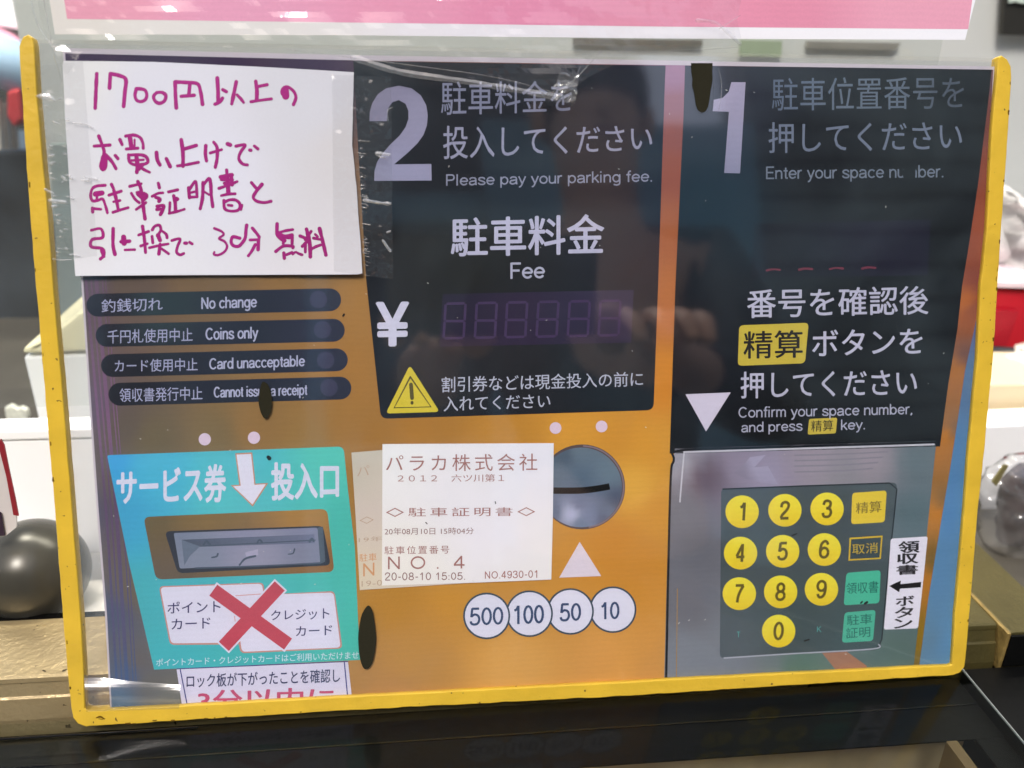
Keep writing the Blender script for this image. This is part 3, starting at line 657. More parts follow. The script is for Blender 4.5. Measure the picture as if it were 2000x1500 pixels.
def bar4(p, q, w_):
    p, q = Vector(p), Vector(q); t = (q - p).normalized(); n_ = Vector((-t.y, t.x)) * w_ / 2
    return [tuple(p + n_), tuple(q + n_), tuple(q - n_), tuple(p - n_)]
for i, (p, q) in enumerate((((1157, 535), (1563, 828)), ((1518, 512), (1214, 840)))):
    patch('cross_border', zz(bar4(Vector(p) - (Vector(q) - Vector(p)) * 0.02, Vector(q) + (Vector(q) - Vector(p)) * 0.02, 92), Z7, O7), WHT, 0.672 + i * 0.004, cy)
    patch('red_cross', zz(bar4(p, q, 74), Z7, O7), (198, 84, 100), 0.684 + i * 0.004, cy)
NAVY = (66, 62, 108)
text('lettering', 'ポイント', tq(908, 600, 662, 1197, 588, 655, Z7, O7), NAVY, 0.668, cy, offset=0.008)
text('lettering', 'カード', tq(930, 692, 750, 1142, 682, 742, Z7, O7), NAVY, 0.668, cy, offset=0.008)
text('lettering', 'クレジット', tq(1470, 645, 700, 1787, 630, 692, Z7, O7), NAVY, 0.668, cy, offset=0.008)
text('lettering', 'カード', tq(1605, 732, 786, 1803, 724, 778, Z7, O7), NAVY, 0.668, cy, offset=0.008)
text('lettering', 'ポイントカード・クレジットカードはご利用いただけません', tq(847, 908, 950, 1990, 864, 906, Z7, O7), (206, 228, 236), 0.66, cy, offset=0.008)
lk = patch('lock_notice', zz([(958, 965), (1888, 925), (1912, 1140), (990, 1180)], Z7, O7), (222, 218, 236), 0.60, pr)
strokes('frame_line', [(zz([(978, 966), (1018, 1170)], Z7, O7), 2.2), (zz([(1868, 926), (1888, 1135)], Z7, O7), 2.2), (zz([(960, 962), (1888, 922)], Z7, O7), 1.6)], (76, 78, 140), 0.64, lk, ridge=0.003)
text('lettering', 'ロック板が下がったことを確認し', tq(1012, 992, 1066, 1845, 960, 1035, Z7, O7), (70, 72, 106), 0.66, lk, offset=0.012)
text('lettering', '3分以内に', tq(1072, 1076, 1200, 1815, 1060, 1176, Z7, O7), (196, 88, 122), 0.66, lk, offset=0.02)

# ---- coin slot, coins
cs = patch('coin_slot', ell(1137, 951, 84, 83, 48), (96, 84, 84), 0.60, pr)
patch('slot_dome', ell(1135, 952, 80, 78, 48), idw([(1135, 880, (110, 128, 142)), (1090, 930, (104, 122, 138)), (1190, 920, (112, 132, 146)), (1135, 940, (96, 116, 134)), (1205, 980, (90, 100, 120)), (1100, 890, (90, 106, 122)), (1180, 1015, (100, 110, 132)), (1130, 985, (122, 132, 156)), (1117, 1003, (186, 190, 214)), (1150, 1010, (128, 140, 166)), (1190, 1000, (112, 126, 146)), (1135, 1025, (116, 134, 158)), (1080, 1000, (104, 118, 140))], 3.5), 0.625, cs, step=9)
strokes('coin_gap', [(zz([(930, 268), (1000, 269), (1080, 268), (1150, 260), (1206, 250)], Z8, O8), 12.5)], (22, 24, 28), 0.645, cs, cap=False, ridge=0.004)
strokes('dome_rim', [([(1137 + 81 * math.cos(R(a)), 951 - 80 * math.sin(R(a))) for a in range(-80, 100, 12)], 3.0)], (140, 124, 132), 0.64, cs, ridge=0.004)
patch('up_triangle', zz([(1073, 496), (982, 655), (1169, 648)], Z8, O8), (226, 216, 226), 0.62, pr)
for i, (cx, cy_, s_, q) in enumerate(((1197, 1190.8, '10', (1165, 765, 840, 1250, 762, 838)), (1114, 1194.3, '50', (983, 770, 850, 1080, 768, 845)), (1034, 1198.7, '100', (778, 780, 862, 915, 776, 857)), (950.5, 1203, '500', (583, 790, 868, 735, 785, 862)))):
    cb = patch('coin_badge', ell(cx, cy_, 46, 45.5, 40), (66, 84, 100), 0.60 + i * 0.02, pr)
    patch('badge_face', ell(cx, cy_, 42.5, 42, 40), (226, 226, 240), 0.61 + i * 0.02, cb)
    text('lettering', s_, tq(*q, Z8, O8), (66, 84, 118), 0.70, cb, offset=0.004, latin=True)

# ---- keypad
st = patch('keypad_surround', [(1318, 876), (1829, 861), (1813, 1016), (1793, 1227), (1782, 1322), (1297, 1332), (1307, 950)],
           idw([(1325, 900, (170, 170, 180)), (1330, 1000, (128, 130, 138)), (1362, 1080, (112, 114, 122)), (1345, 1180, (116, 118, 126)), (1335, 1290, (136, 142, 150)), (1380, 930, (112, 96, 108)), (1450, 905, (150, 140, 158)), (1500, 930, (156, 148, 168)), (1590, 895, (160, 152, 162)),
                (1650, 920, (148, 146, 152)), (1700, 895, (160, 152, 160)), (1790, 900, (108, 124, 130)), (1785, 1000, (98, 118, 124)), (1775, 1150, (92, 116, 120)), (1750, 1290, (94, 116, 110)), (1560, 1300, (96, 124, 112)), (1450, 1300, (126, 132, 140)), (1500, 1290, (118, 130, 132)), (1400, 1300, (132, 138, 146))]), 0.60, pr, step=22)
strokes('panel_gap', [([(1828, 864), (1500, 874), (1330, 880), (1316, 900), (1309, 960), (1301, 1328)], 4.5)], (40, 44, 50), 0.612, pr, ridge=0.003)
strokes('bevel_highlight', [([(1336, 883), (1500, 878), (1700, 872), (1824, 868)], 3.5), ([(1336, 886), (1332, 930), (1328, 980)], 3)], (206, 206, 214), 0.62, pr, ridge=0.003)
strokes('thin_line', [([(1323, 1150), (1321, 1327)], 1.5)], (176, 140, 84), 0.62, pr, ridge=0.003)
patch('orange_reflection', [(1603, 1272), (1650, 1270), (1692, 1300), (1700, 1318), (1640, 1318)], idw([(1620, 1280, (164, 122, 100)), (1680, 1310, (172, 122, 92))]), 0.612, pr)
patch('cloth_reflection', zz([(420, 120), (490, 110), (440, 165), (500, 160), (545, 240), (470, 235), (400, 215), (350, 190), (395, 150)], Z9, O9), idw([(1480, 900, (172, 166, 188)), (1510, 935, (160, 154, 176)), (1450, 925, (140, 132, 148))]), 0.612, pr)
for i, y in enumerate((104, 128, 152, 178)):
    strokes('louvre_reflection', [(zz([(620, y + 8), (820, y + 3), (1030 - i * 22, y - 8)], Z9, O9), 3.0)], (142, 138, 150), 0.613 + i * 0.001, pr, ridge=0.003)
kp = patch('keypad_plate', rounded(zz([(292, 262), (1075, 232), (1040, 560), (1000, 975), (286, 1014)], Z9, O9), [8, 12, 0, 12, 10]),
           idw([(1420, 970, (90, 100, 106)), (1600, 1040, (78, 88, 92)), (1740, 970, (86, 98, 102)), (1560, 1200, (76, 90, 92)), (1420, 1260, (92, 102, 108)), (1700, 1250, (74, 92, 94)), (1480, 1120, (80, 90, 94))]), 0.615, pr, step=40)
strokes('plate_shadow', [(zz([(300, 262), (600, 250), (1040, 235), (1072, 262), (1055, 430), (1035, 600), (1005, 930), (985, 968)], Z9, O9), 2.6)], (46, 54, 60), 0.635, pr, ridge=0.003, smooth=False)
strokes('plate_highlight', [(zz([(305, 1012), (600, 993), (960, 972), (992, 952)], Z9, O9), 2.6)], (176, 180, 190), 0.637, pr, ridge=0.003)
YK = (236, 206, 62)
ykc = lambda cx, cy_: idw([(cx, cy_ - 20, (252, 230, 74)), (cx - 15, cy_, (248, 220, 68)), (cx, cy_ + 25, (236, 206, 54))])
for dg, cx, cy_ in (('1', 1449.5, 999.5), ('2', 1533, 996.7), ('3', 1615.4, 994), ('4', 1446.4, 1080.3), ('5', 1528.7, 1076.8), ('6', 1610, 1073.3), ('7', 1444, 1159.5), ('8', 1524.7, 1156), ('9', 1604.4, 1151), ('0', 1520.8, 1232.6)):
    k = patch('number_key', ell(cx, cy_, 32.6, 32, 36), ykc(cx, cy_), 0.65, pr); k['label'] = 'round yellow key printed ' + dg
    hw = 6.5 if dg == '1' else 10.5
    text('digit', dg, [(cx - hw + 1, cy_ - 17.5), (cx + hw + 1, cy_ - 18), (cx + hw - 1, cy_ + 17), (cx - hw - 1, cy_ + 17.5)], (106, 94, 48), 0.69, k, offset=0.014, latin=True)
def key(pts, col, lines, tcol, lab, rr=7):
    k = patch('function_key', rounded(zz(pts, Z9, O9), rr), col, 0.65, pr); k['label'] = lab
    for s_, q in lines: text('lettering', s_, tq(*q, Z9, O9), tcol, 0.69, k, offset=0.004)
key([(874, 279), (1027, 268), (1018, 409), (869, 418)], (232, 206, 72), [('精算', (890, 322, 372, 1004, 312, 364))], (134, 118, 62), 'square yellow key at the top of the right column')
key([(862, 478), (1009, 468), (1001, 572), (857, 580)], (216, 186, 62), [], (0, 0, 0), 'hollow yellow framed key', 0)
ck = patch('key_inset', zz([(869, 485), (1002, 476), (995, 566), (864, 573)], Z9, O9), (70, 84, 88), 0.67, pr)
text('lettering', '取消', tq(874, 506, 552, 988, 498, 545, Z9, O9), (200, 174, 70), 0.69, ck)
key([(848, 634), (1000, 622), (994, 768), (836, 778)], (84, 190, 158), [('領収書', (848, 678, 728, 990, 668, 722))], (46, 116, 104), 'green key beside the white sticker')
key([(840, 810), (978, 798), (966, 936), (828, 944)], (86, 186, 156), [('駐車', (850, 822, 868, 962, 814, 860)), ('証明', (846, 878, 926, 954, 872, 918))], (46, 116, 104), 'green key at the bottom of the right column')
text('key_letter', 'T', tq(360, 895, 920, 378, 895, 920, Z9, O9), (96, 176, 168), 0.66, pr, latin=True)
text('key_letter', 'K', tq(717, 872, 896, 737, 872, 896, Z9, O9), (96, 176, 168), 0.66, pr, latin=True)
for sp_pts, sp_w in ((zz([(608, 468), (628, 460)], Z9, O9), 3), (zz([(912, 768), (918, 762)], Z9, O9), 4), (zz([(930, 770), (940, 764)], Z9, O9), 4), (zz([(662, 936), (682, 930)], Z9, O9), 2.5), ([(524, 893), (526, 895)], 7), ([(670, 617), (672, 614)], 4), ([(1869, 1293), (1871, 1292)], 5)):
    strokes('speck', [(sp_pts, sp_w)], (40, 40, 40), 0.71, pr, jitter=0.5)
strokes('red_speck', [([(737, 991), (742, 989)], 3)], (200, 50, 50), 0.71, pr)
sk = patch('receipt_sticker', rounded(zz([(1045, 482), (1209, 472), (1190, 660), (1166, 880), (1014, 886), (1030, 700)], Z9, O9), [5, 5, 0, 5, 5, 0]), (232, 230, 240), 0.66, pr)
text('lettering', '領', tq(1078, 494, 548, 1174, 488, 544, Z9, O9), (50, 50, 54), 0.70, sk, offset=0.03)
text('lettering', '収', tq(1072, 548, 596, 1168, 544, 592, Z9, O9), (50, 50, 54), 0.70, sk, offset=0.03)
text('lettering', '書', tq(1070, 600, 644, 1166, 596, 640, Z9, O9), (50, 50, 54), 0.70, sk, offset=0.03)
patch('left_arrow', zz([(1038, 692), (1090, 668), (1088, 684), (1180, 674), (1178, 698), (1086, 704), (1082, 720)], Z9, O9), (36, 36, 40), 0.70, sk)
text('lettering', 'ボ', tq(1066, 738, 782, 1150, 734, 778, Z9, O9), (50, 50, 54), 0.70, sk, offset=0.025)
text('lettering', 'タ', tq(1062, 786, 836, 1146, 782, 830, Z9, O9), (50, 50, 54), 0.70, sk, offset=0.025)
text('lettering', 'ン', tq(1058, 838, 882, 1142, 834, 878, Z9, O9), (50, 50, 54), 0.70, sk, offset=0.025)

# ---- dark worn-through blots
BLOT = print_material('blot_paint', rough=0.8, spec=0.08, grain=0.15, bandy=0.0)
for pts in (ell(518, 782, 12.5, 35, 30, -0.03, 0.12, 1), ell(717, 1247, 17.5, 61, 34, 0.02, 0.10, 2),
        zz([(187, 330), (300, 330), (298, 375), (300, 415), (290, 470), (284, 520), (276, 560), (262, 583), (245, 590), (226, 580), (212, 552), (205, 500), (192, 445), (194, 410), (188, 370)], Z3, O3)):
    b_ = patch('dark_blot', pts, (50, 51, 46), 1.50, case, mat=BLOT, thick=0.05, step=12)
patch('ink_gap', ell(1776, 334, 12, 19, 20, 0.1, 0.3, 5), (26, 30, 36), 0.74, pr)
random.seed(3)
DUSTM = simple('dust', (200, 200, 190), rough=0.9)
dl_ = []
for k in range(45):
    u_, v_ = random.uniform(200, 1850), random.uniform(150, 1300); a_ = random.uniform(0, 6.28); q_ = random.uniform(0.8, 3.5)
    dl_.append(([(u_, v_), (u_ + q_ * math.cos(a_), v_ + q_ * math.sin(a_))], random.uniform(0.6, 1.3)))
strokes('dust', dl_, (0, 0, 0), 1.50, case, mat=DUSTM, ridge=0.05)['kind'] = 'stuff'

# ================================================================ TICKETS BEHIND THE FRONT SHEET
tkcol = idw([(760, 880, (248, 242, 240)), (900, 950, (240, 238, 240)), (1060, 880, (236, 236, 244)), (800, 1100, (246, 238, 230)), (1050, 1110, (242, 238, 236)), (950, 1030, (242, 238, 242))])
RB = (168, 118, 112)
t2 = sheet_thing('parking_ticket', 'older faded parking ticket slipped behind the newer one, only its left strip showing', 'ticket', 800, 1148, 0.76)
patch('ticket_paper', [(686.4, 884), (760, 878), (940, 876), (940, 1137), (702.7, 1152.5), (694, 1000)], idw([(700, 900, (206, 200, 184)), (730, 1000, (216, 204, 192)), (720, 1130, (224, 212, 188)), (800, 1140, (226, 214, 200))]), 0.76, t2, step=60, mat=PAPER, thick=0.08)
FT = (196, 172, 150)
for s_, q in (('パ', (85, 160, 206, 140, 155, 200)), ('◇', (95, 385, 418, 160, 382, 414)), ('19年', (92, 475, 500, 196, 470, 492)), ('駐車', (95, 550, 585, 172, 545, 580)), ('N', (112, 592, 650, 162, 588, 645)), ('19-0', (105, 670, 695, 196, 664, 690))):
    text('lettering', s_, tq(*q, Z8, O8), (214, 160, 116) if s_ in 'N駐車' else FT, 0.86, t2, space=1.1)
t1_ = sheet_thing('parking_ticket', 'newer white parking ticket numbered 4, lying over the faded one beside the round coin slot', 'ticket', 912, 1140, 0.9)
patch('ticket_paper', [(747, 867.3), (1081.6, 865.5), (1080, 1000), (1076.8, 1132), (930, 1138), (746, 1143.7), (746.5, 1000)], tkcol, 0.92, t1_, step=60, mat=PAPER, thick=0.08)
for s_, q, sp_, off in (('パラカ株式会社', (213, 110, 184, 885, 104, 180), 1.3, 0.0), ('２０１２　六ツ川第１', (265, 198, 231, 738, 195, 229), 1.0, 0.0), ('◇駐車証明書◇', (213, 345, 386, 876, 342, 382), 1.3, 0.0),
        ('20年08月10日 15時04分', (207, 434, 466, 603, 432, 462), 1.0, 0.0), ('駐車位置番号', (207, 516, 552, 494, 512, 548), 1.3, 0.0), ('NO. 4', (220, 562, 618, 568, 558, 614), 1.4, 0.0),
        ('20-08-10 15:05.', (207, 632, 668, 565, 632, 664), 1.1, 0.0), ('NO.4930-01', (652, 628, 660, 885, 622, 655), 1.1, 0.0)):
    text('lettering', s_, tq(*q, Z8, O8), RB if len(s_) < 14 else (150, 116, 112), 1.03, t1_, offset=off, space=sp_ if not s_.startswith('NO. ') else 1.6, latin=s_.startswith('NO') or s_.startswith('20-'))
for q_ in ([(698, 318), (700, 326)], [(390, 410), (396, 416)]): strokes('speck', [(zz(q_, Z8, O8), 2)], (70, 60, 60), 1.04, t1_)

# ================================================================ HANDWRITTEN NOTE ON THE FRONT
nt_ = sheet_thing('handwritten_note', 'white paper note with magenta marker handwriting, taped over the upper left of the case', 'note', 420, 537, 1.6)
def nd(u, v):                                       # the lower edge lifts a little
    return 1.60 + 0.9 * max(0, (v - 430) / 110) ** 2 * (0.6 + 0.4 * math.sin(u / 90)) 
note_pts = dens([(124, 119), (300, 121), (500, 130), (691, 141)], 60, 0.6, 11) + dens([(691, 150), (690, 187), (688, 284), (698, 384), (703, 460), (707.5, 534)], 20, 1.6, 12) + dens([(700, 536), (373, 537), (147, 539)], 60, 0.8, 13) + dens([(144, 500), (134, 336), (127, 224), (122, 128)], 40, 0.8, 14)
patch('paper', note_pts, idw([(140, 140, (215, 216, 216)), (300, 200, (210, 211, 220)), (600, 200, (202, 203, 210)), (680, 300, (202, 200, 202)), (650, 500, (208, 206, 210)), (300, 500, (215, 216, 221)), (160, 450, (212, 212, 214)), (400, 350, (213, 214, 225))]), nd, nt_, step=28, mat=PAPER, thick=0.12)
ZA = 2000 / 280
OA, OB, OC, OD = (160, 130), (390, 130), (160, 330), (390, 330)
W = 54
HW = [(OA, [([(207, 100), (195, 350), (185, 580)], W), ([(385, 300), (392, 180), (396, 100)], W), ([(400, 100), (520, 125), (612, 180), (600, 350), (582, 555)], W),
    ([(760, 310), (740, 400), (765, 470), (825, 488), (885, 460), (905, 395), (880, 330), (820, 312), (765, 310)], 50), ([(1040, 365), (1000, 415), (1020, 480), (1080, 512), (1150, 480), (1170, 405), (1120, 362), (1045, 362)], 50),
    ([(1300, 225), (1305, 400), (1316, 575)], W), ([(1300, 215), (1450, 222), (1610, 240), (1655, 350), (1682, 525)], W), ([(1505, 250), (1492, 395)], 50), ([(1385, 415), (1565, 400)], 50),
    ([(235, 970), (280, 1090), (310, 1200), (275, 1320), (265, 1400), (295, 1440), (330, 1400), (335, 1300), (325, 1225), (420, 1330), (475, 1425)], 48), ([(170, 1110), (390, 1095)], 44), ([(300, 1270), (292, 1410)], 80), ([(465, 1240), (502, 1285)], 46),
    ([(530, 1020), (560, 1088)], 46), ([(610, 970), (720, 955), (810, 990), (850, 1070), (855, 1140)], 44), ([(670, 990), (690, 1120)], 60), ([(735, 1020), (735, 1120)], 30), ([(620, 1150), (780, 1138)], 44),
    ([(650, 1230), (665, 1330), (740, 1370), (850, 1365), (920, 1330), (890, 1255), (800, 1230), (655, 1235)], 46), ([(760, 1250), (775, 1370)], 60), ([(690, 1310), (860, 1300)], 36), ([(775, 1380), (765, 1475)], 52), ([(800, 1390), (870, 1440), (945, 1475)], 44), ([(840, 1370), (790, 1430)], 60),
    ([(1040, 1200), (1052, 1300), (1088, 1372)], W), ([(1178, 1285), (1230, 1395)], 50), ([(1385, 1020), (1408, 1200), (1410, 1390)], W), ([(1425, 1150), (1595, 1100)], 50), ([(1332, 1385), (1450, 1370), (1625, 1335)], 46),
    ([(1728, 1105), (1722, 1220), (1738, 1315)], 52), ([(1790, 1205), (1950, 1158)], 42), ([(1838, 1055), (1885, 1130), (1885, 1280), (1860, 1405)], 48)]),
 (OB, [([(245, 160), (255, 330), (258, 480)], W), ([(212, 525), (285, 490), (318, 440)], 48), ([(322, 322), (372, 350)], 44), ([(510, 212), (478, 370), (447, 520)], W), ([(522, 395), (570, 445), (612, 500)], 42),
    ([(782, 205), (798, 330), (795, 470)], W), ([(810, 278), (940, 252)], 46), ([(715, 490), (860, 468), (1000, 450)], 42), ([(1200, 425), (1148, 370), (1165, 305), (1230, 285), (1310, 345), (1342, 430), (1308, 530)], 44), ([(1190, 330), (1200, 410)], 100),
    ([(388, 1078), (425, 1092)], 54), ([(505, 1110), (635, 1092), (575, 1185), (545, 1280), (595, 1355), (665, 1372)], 44), ([(698, 1165), (714, 1167)], 50), ([(762, 1108), (812, 1148)], 46)]),
 (OC, [([(325, 228), (200, 240), (140, 285), (122, 380), (150, 445), (230, 435), (290, 420), (330, 520), (355, 612)], 42), ([(190, 350), (280, 335)], 74), ([(215, 330), (205, 440)], 40), ([(150, 552), (262, 562)], 44), ([(150, 600), (146, 545)], 46),
    ([(412, 215), (440, 275)], 46), ([(378, 365), (548, 310)], 44), ([(445, 300), (478, 420), (505, 555)], 48), ([(440, 458), (530, 440)], 44), ([(432, 605), (540, 570), (645, 540)], 40),
    ([(668, 242), (828, 205)], 44), ([(780, 175), (820, 270), (842, 400), (860, 560), (880, 695)], 50), ([(690, 340), (740, 420), (800, 470)], 40), ([(795, 345), (860, 400)], 90), ([(770, 330), (880, 345), (905, 388), (850, 450)], 44), ([(757, 565), (820, 520), (892, 470)], 42),
    ([(1066, 200), (1080, 262)], 46), ([(980, 382), (1060, 340), (1130, 332)], 40), ([(1030, 395), (1085, 420), (1075, 450)], 48), ([(1050, 520), (1140, 512), (1120, 585), (1095, 635)], 50), ([(1045, 565), (1100, 560)], 44), ([(1208, 320), (1335, 290)], 42),
    ([(1280, 375), (1300, 470), (1305, 570)], 50), ([(1300, 400), (1338, 420), (1300, 440)], 44), ([(1228, 470), (1220, 610)], 40), ([(1215, 620), (1330, 592), (1430, 562)], 40),
    ([(1488, 262), (1500, 400)], 46), ([(1495, 295), (1560, 195), (1592, 190), (1605, 390)], 42), ([(1500, 395), (1610, 388)], 40), ([(1520, 330), (1570, 318)], 36), ([(1690, 190), (1682, 400), (1650, 555)], 48), ([(1700, 215), (1770, 135), (1795, 200), (1805, 370), (1825, 525)], 48), ([(1710, 320), (1775, 360)], 34)]),
 (OD, [([(375, 15), (385, 120)], 48), ([(292, 112), (450, 82)], 54), ([(300, 150), (455, 150)], 44), ([(440, 90), (452, 220)], 50), ([(268, 270), (400, 225), (522, 175)], 42), ([(385, 100), (400, 330)], 60), ([(345, 200), (450, 200)], 50), ([(300, 372), (400, 350), (495, 345)], 40),
    ([(338, 440), (350, 555), (440, 588), (540, 570), (560, 490), (505, 435), (420, 430), (350, 460)], 42), ([(395, 505), (450, 510)], 38), ([(590, 505), (575, 565)], 40),
    ([(722, 190), (785, 265)], 48), ([(868, 215), (780, 325), (748, 400), (800, 450), (900, 468), (995, 450)], 46),
    ([(203, 828), (300, 868), (335, 915), (270, 970), (345, 1010), (382, 1080), (345, 1155), (260, 1200), (200, 1192), (205, 1160)], 36), ([(560, 965), (465, 948), (438, 1010), (465, 1065), (535, 1080), (590, 1035), (635, 960), (645, 860), (655, 785)], 48),
    ([(735, 825), (800, 905), (830, 950)], 44), ([(702, 990), (828, 985)], 40), ([(820, 1000), (815, 1125)], 54), ([(775, 1055), (730, 1140), (680, 1210)], 44),
    ([(1080, 765), (1080, 900), (1120, 965), (1185, 1000)], 54), ([(1115, 885), (1200, 860), (1300, 845)], 40), ([(1130, 925), (1200, 945), (1285, 925)], 60), ([(1290, 920), (1290, 1040)], 44), ([(1180, 960), (1165, 1040)], 44), ([(1062, 1150), (1170, 1075), (1300, 1078), (1300, 1100)], 44), ([(1220, 960), (1265, 960)], 46),
    ([(1175, 1172), (1182, 1245)], 50), ([(1215, 1195), (1290, 1165)], 46), ([(1300, 1190), (1340, 1160), (1380, 1180), (1430, 1198)], 38),
    ([(1490, 840), (1520, 960), (1540, 1080), (1545, 1225)], 56), ([(1400, 935), (1475, 965)], 44), ([(1470, 985), (1515, 930), (1555, 870)], 42), ([(1500, 1010), (1432, 1080)], 44), ([(1475, 1060), (1475, 1160)], 44), ([(1550, 1125), (1620, 1085), (1690, 1060)], 40), ([(1612, 912), (1645, 945)], 40), ([(1590, 965), (1685, 985)], 40), ([(1672, 832), (1715, 1000), (1762, 1200)], 52)]),
 (OC, [([(132, 855), (265, 835), (290, 955), (145, 985), (135, 1085), (290, 1112), (312, 1200), (265, 1255)], 44), ([(280, 1140), (310, 1220)], 50), ([(436, 832), (436, 1060), (465, 1190)], 52),
    ([(582, 950), (590, 1035)], 80), ([(550, 1015), (665, 1008)], 54), ([(602, 1130), (740, 1125)], 36), ([(845, 800), (870, 960), (890, 1165)], 48), ([(792, 922), (930, 872)], 44), ([(822, 1075), (915, 1042)], 40),
    ([(982, 850), (1015, 800), (1080, 785), (1100, 850), (1060, 925)], 42), ([(978, 940), (990, 1030)], 44), ([(1062, 925), (1090, 995)], 60), ([(1112, 862), (1175, 910), (1188, 960)], 40), ([(942, 1100), (1090, 1065), (1205, 1045)], 40), ([(1092, 1050), (1075, 1185)], 48), ([(1112, 1112), (1210, 1182)], 38),
    ([(1255, 998), (1370, 975), (1335, 1080), (1322, 1160), (1370, 1198), (1422, 1178)], 40), ([(1435, 1035), (1458, 1035)], 48), ([(1502, 1022), (1538, 1045)], 40)])]
allst = []
for O, lst in HW:
    for pts, wd in lst: allst.append((zz(pts, ZA, O), wd / ZA))
lo = [s for s in allst if max(p[1] for p in s[0]) < 345]; hi = [s for s in allst if max(p[1] for p in s[0]) >= 345]
inkc = idw([(300, 200, (160, 44, 124)), (200, 300, (154, 40, 116)), (300, 400, (150, 38, 112)), (500, 480, (158, 44, 122)), (600, 500, (146, 38, 110)), (460, 380, (152, 40, 116))])
strokes('handwriting', lo, inkc, 1.735, nt_, mat=MARKER, jitter=0.22, ridge=0.02)
_nd_base = 1.735
hw2 = strokes('handwriting', hi, inkc, 1.735, nt_, mat=MARKER, jitter=0.22, ridge=0.02)
# the lettering follows the lifting paper
_b = e_base[nt_]
for v in hw2.data.vertices:
    y_mm = v.co.y + _b.y
    # recover pixel row through the sheet plane
    P = SHEET @ Vector((v.co.x + _b.x, v.co.y + _b.y, 0.0017)); q = CAMW.inverted() @ P
    u_, v_ = 1000 + FPX * q.x / -q.z, 750 - FPX * q.y / -q.z
    v.co.z += (nd(u_, v_) - 1.60) * 1e-3
patch('clear_tape', [(72, 128), (162, 120), (176, 300), (190, 500), (100, 508), (84, 300)], (0, 0, 0), lambda u, v: 2.38 + 0.10 * noise.noise(Vector((u * .05, v * .05, 1))), nt_, step=9, mat=TAPE)
patch('clear_tape', [(648, 146), (764, 150), (766, 400), (768, 545), (652, 530), (650, 330)], (0, 0, 0), lambda u, v: 2.75 + 0.16 * noise.noise(Vector((u * .05, v * .05, 4))), nt_, step=9, mat=TAPE)

random.seed(5)
BUB = film('tape_bubble', bump=0.3, bscale=300, milk=0.30, rough=0.1, gain=3.0)
bl_ = []
for k in range(46):
    v_ = random.uniform(190, 505); u_ = 62 + (v_ - 130) * 0.098 + random.choice((14, 16, 20, 34, 44, 52)) + random.uniform(-5, 5); q_ = random.uniform(2, 8)
    bl_.append(([(u_, v_), (u_ + q_, v_ + random.uniform(-2, 3))], random.uniform(2.0, 5.0)))
bl_ += [([(72, 188), (95, 190), (106, 196)], 10), ([(143, 240), (165, 242), (182, 250)], 3), ([(88, 370), (104, 378)], 6), ([(98, 392), (128, 395)], 7), ([(104, 506), (120, 508), (140, 507)], 2.5), ([(165, 345), (190, 350)], 5), ([(160, 352), (172, 352)], 5)]
strokes('tape_bubbles', bl_, (0, 0, 0), 2.55, nt_, mat=BUB, ridge=0.35, jitter=0.8)['kind'] = 'stuff'
bl_ = [([(768, 210), (757, 216), (758, 235)], 2), ([(712, 391), (740, 396), (762, 398)], 6), ([(757, 454), (762, 452)], 4), ([(748, 470), (762, 490)], 5), ([(737, 300), (760, 302)], 7), ([(740, 306), (752, 308)], 3), ([(700, 275), (722, 276)], 2)]
for k in range(60):
    v_ = random.uniform(285, 540); bl_.append(([(697 + (v_ - 285) * 0.05 + random.uniform(0, 14), v_), (700 + (v_ - 285) * 0.05 + random.uniform(0, 16), v_ + 2)], random.uniform(1.0, 2.2)))
strokes('tape_bubbles', bl_, (0, 0, 0), 3.0, nt_, mat=BUB, ridge=0.3, jitter=0.8)['kind'] = 'stuff'

# ================================================================ PINK SIGN AND ITS SLEEVE
pk = sheet_thing('pink_sign', 'pink sheet with a white border cut off by the top of the picture', 'pink sign', 1000, 72, 3.0)
patch('paper', [(62, -220), (107, 67), (690, 69), (1300, 75), (1885, 78), (1962, -220)], idw([(110, 60, (222, 218, 210)), (400, 60, (224, 222, 218)), (1000, 65, (228, 226, 232)), (1880, 70, (232, 232, 236))]), 3.0, pk, step=120, mat=PAPER, thick=0.12)
patch('pink_field', [(92, -220), (131, 37), (690, 44), (1300, 52), (1891, 57), (1930, -220)], idw([(140, 20, (226, 156, 176)), (500, 25, (226, 158, 186)), (800, 20, (224, 150, 178)), (1000, 30, (222, 140, 172)), (1300, 40, (222, 146, 172)), (1500, 30, (216, 140, 164)), (1800, 40, (222, 158, 178))]), 3.135, pk, step=60, mat=PRINT)
sv = sheet_thing('plastic_sleeve', 'crinkled clear plastic sleeve hanging down over the top edge of the yellow edged case', 'plastic sleeve', 1100, 190, 3.6)
def svd(u, v):
    n1 = abs(noise.noise(Vector((u * .006, v * .02, 3)))); n2 = abs(noise.noise(Vector((u * .02 + v * .02, v * .03 - u * .01, 8))))
    return 3.5 + 1.2 * n1 + 0.25 * n2
patch('film', [(50, -120), (84, 60), (112, 110), (128, 152), (160, 100), (400, 92), (660, 96), (760, 128), (880, 152), (1000, 170), (1060, 192), (1090, 204), (1104, 186), (1150, 150), (1230, 112), (1330, 96), (1440, 90), (1451, 88), (1440, 40), (1470, -120)], (0, 0, 0), svd, sv, step=11, mat=SLEEVE)
def crum(u, v):
    return 5.2 + 2.5 * noise.noise(Vector((u * .06, v * .06, 13))) + 1.5 * noise.noise(Vector((u * .14, v * .14, 3)))
patch('crumpled_tip', ell(1106, 174, 26, 30, 22, 0.3, 0.6, 3), (0, 0, 0), crum, sv, step=4, mat=film('crumpled_film', bump=0.5, bscale=200, milk=0.10, rough=0.1, gain=2.0))

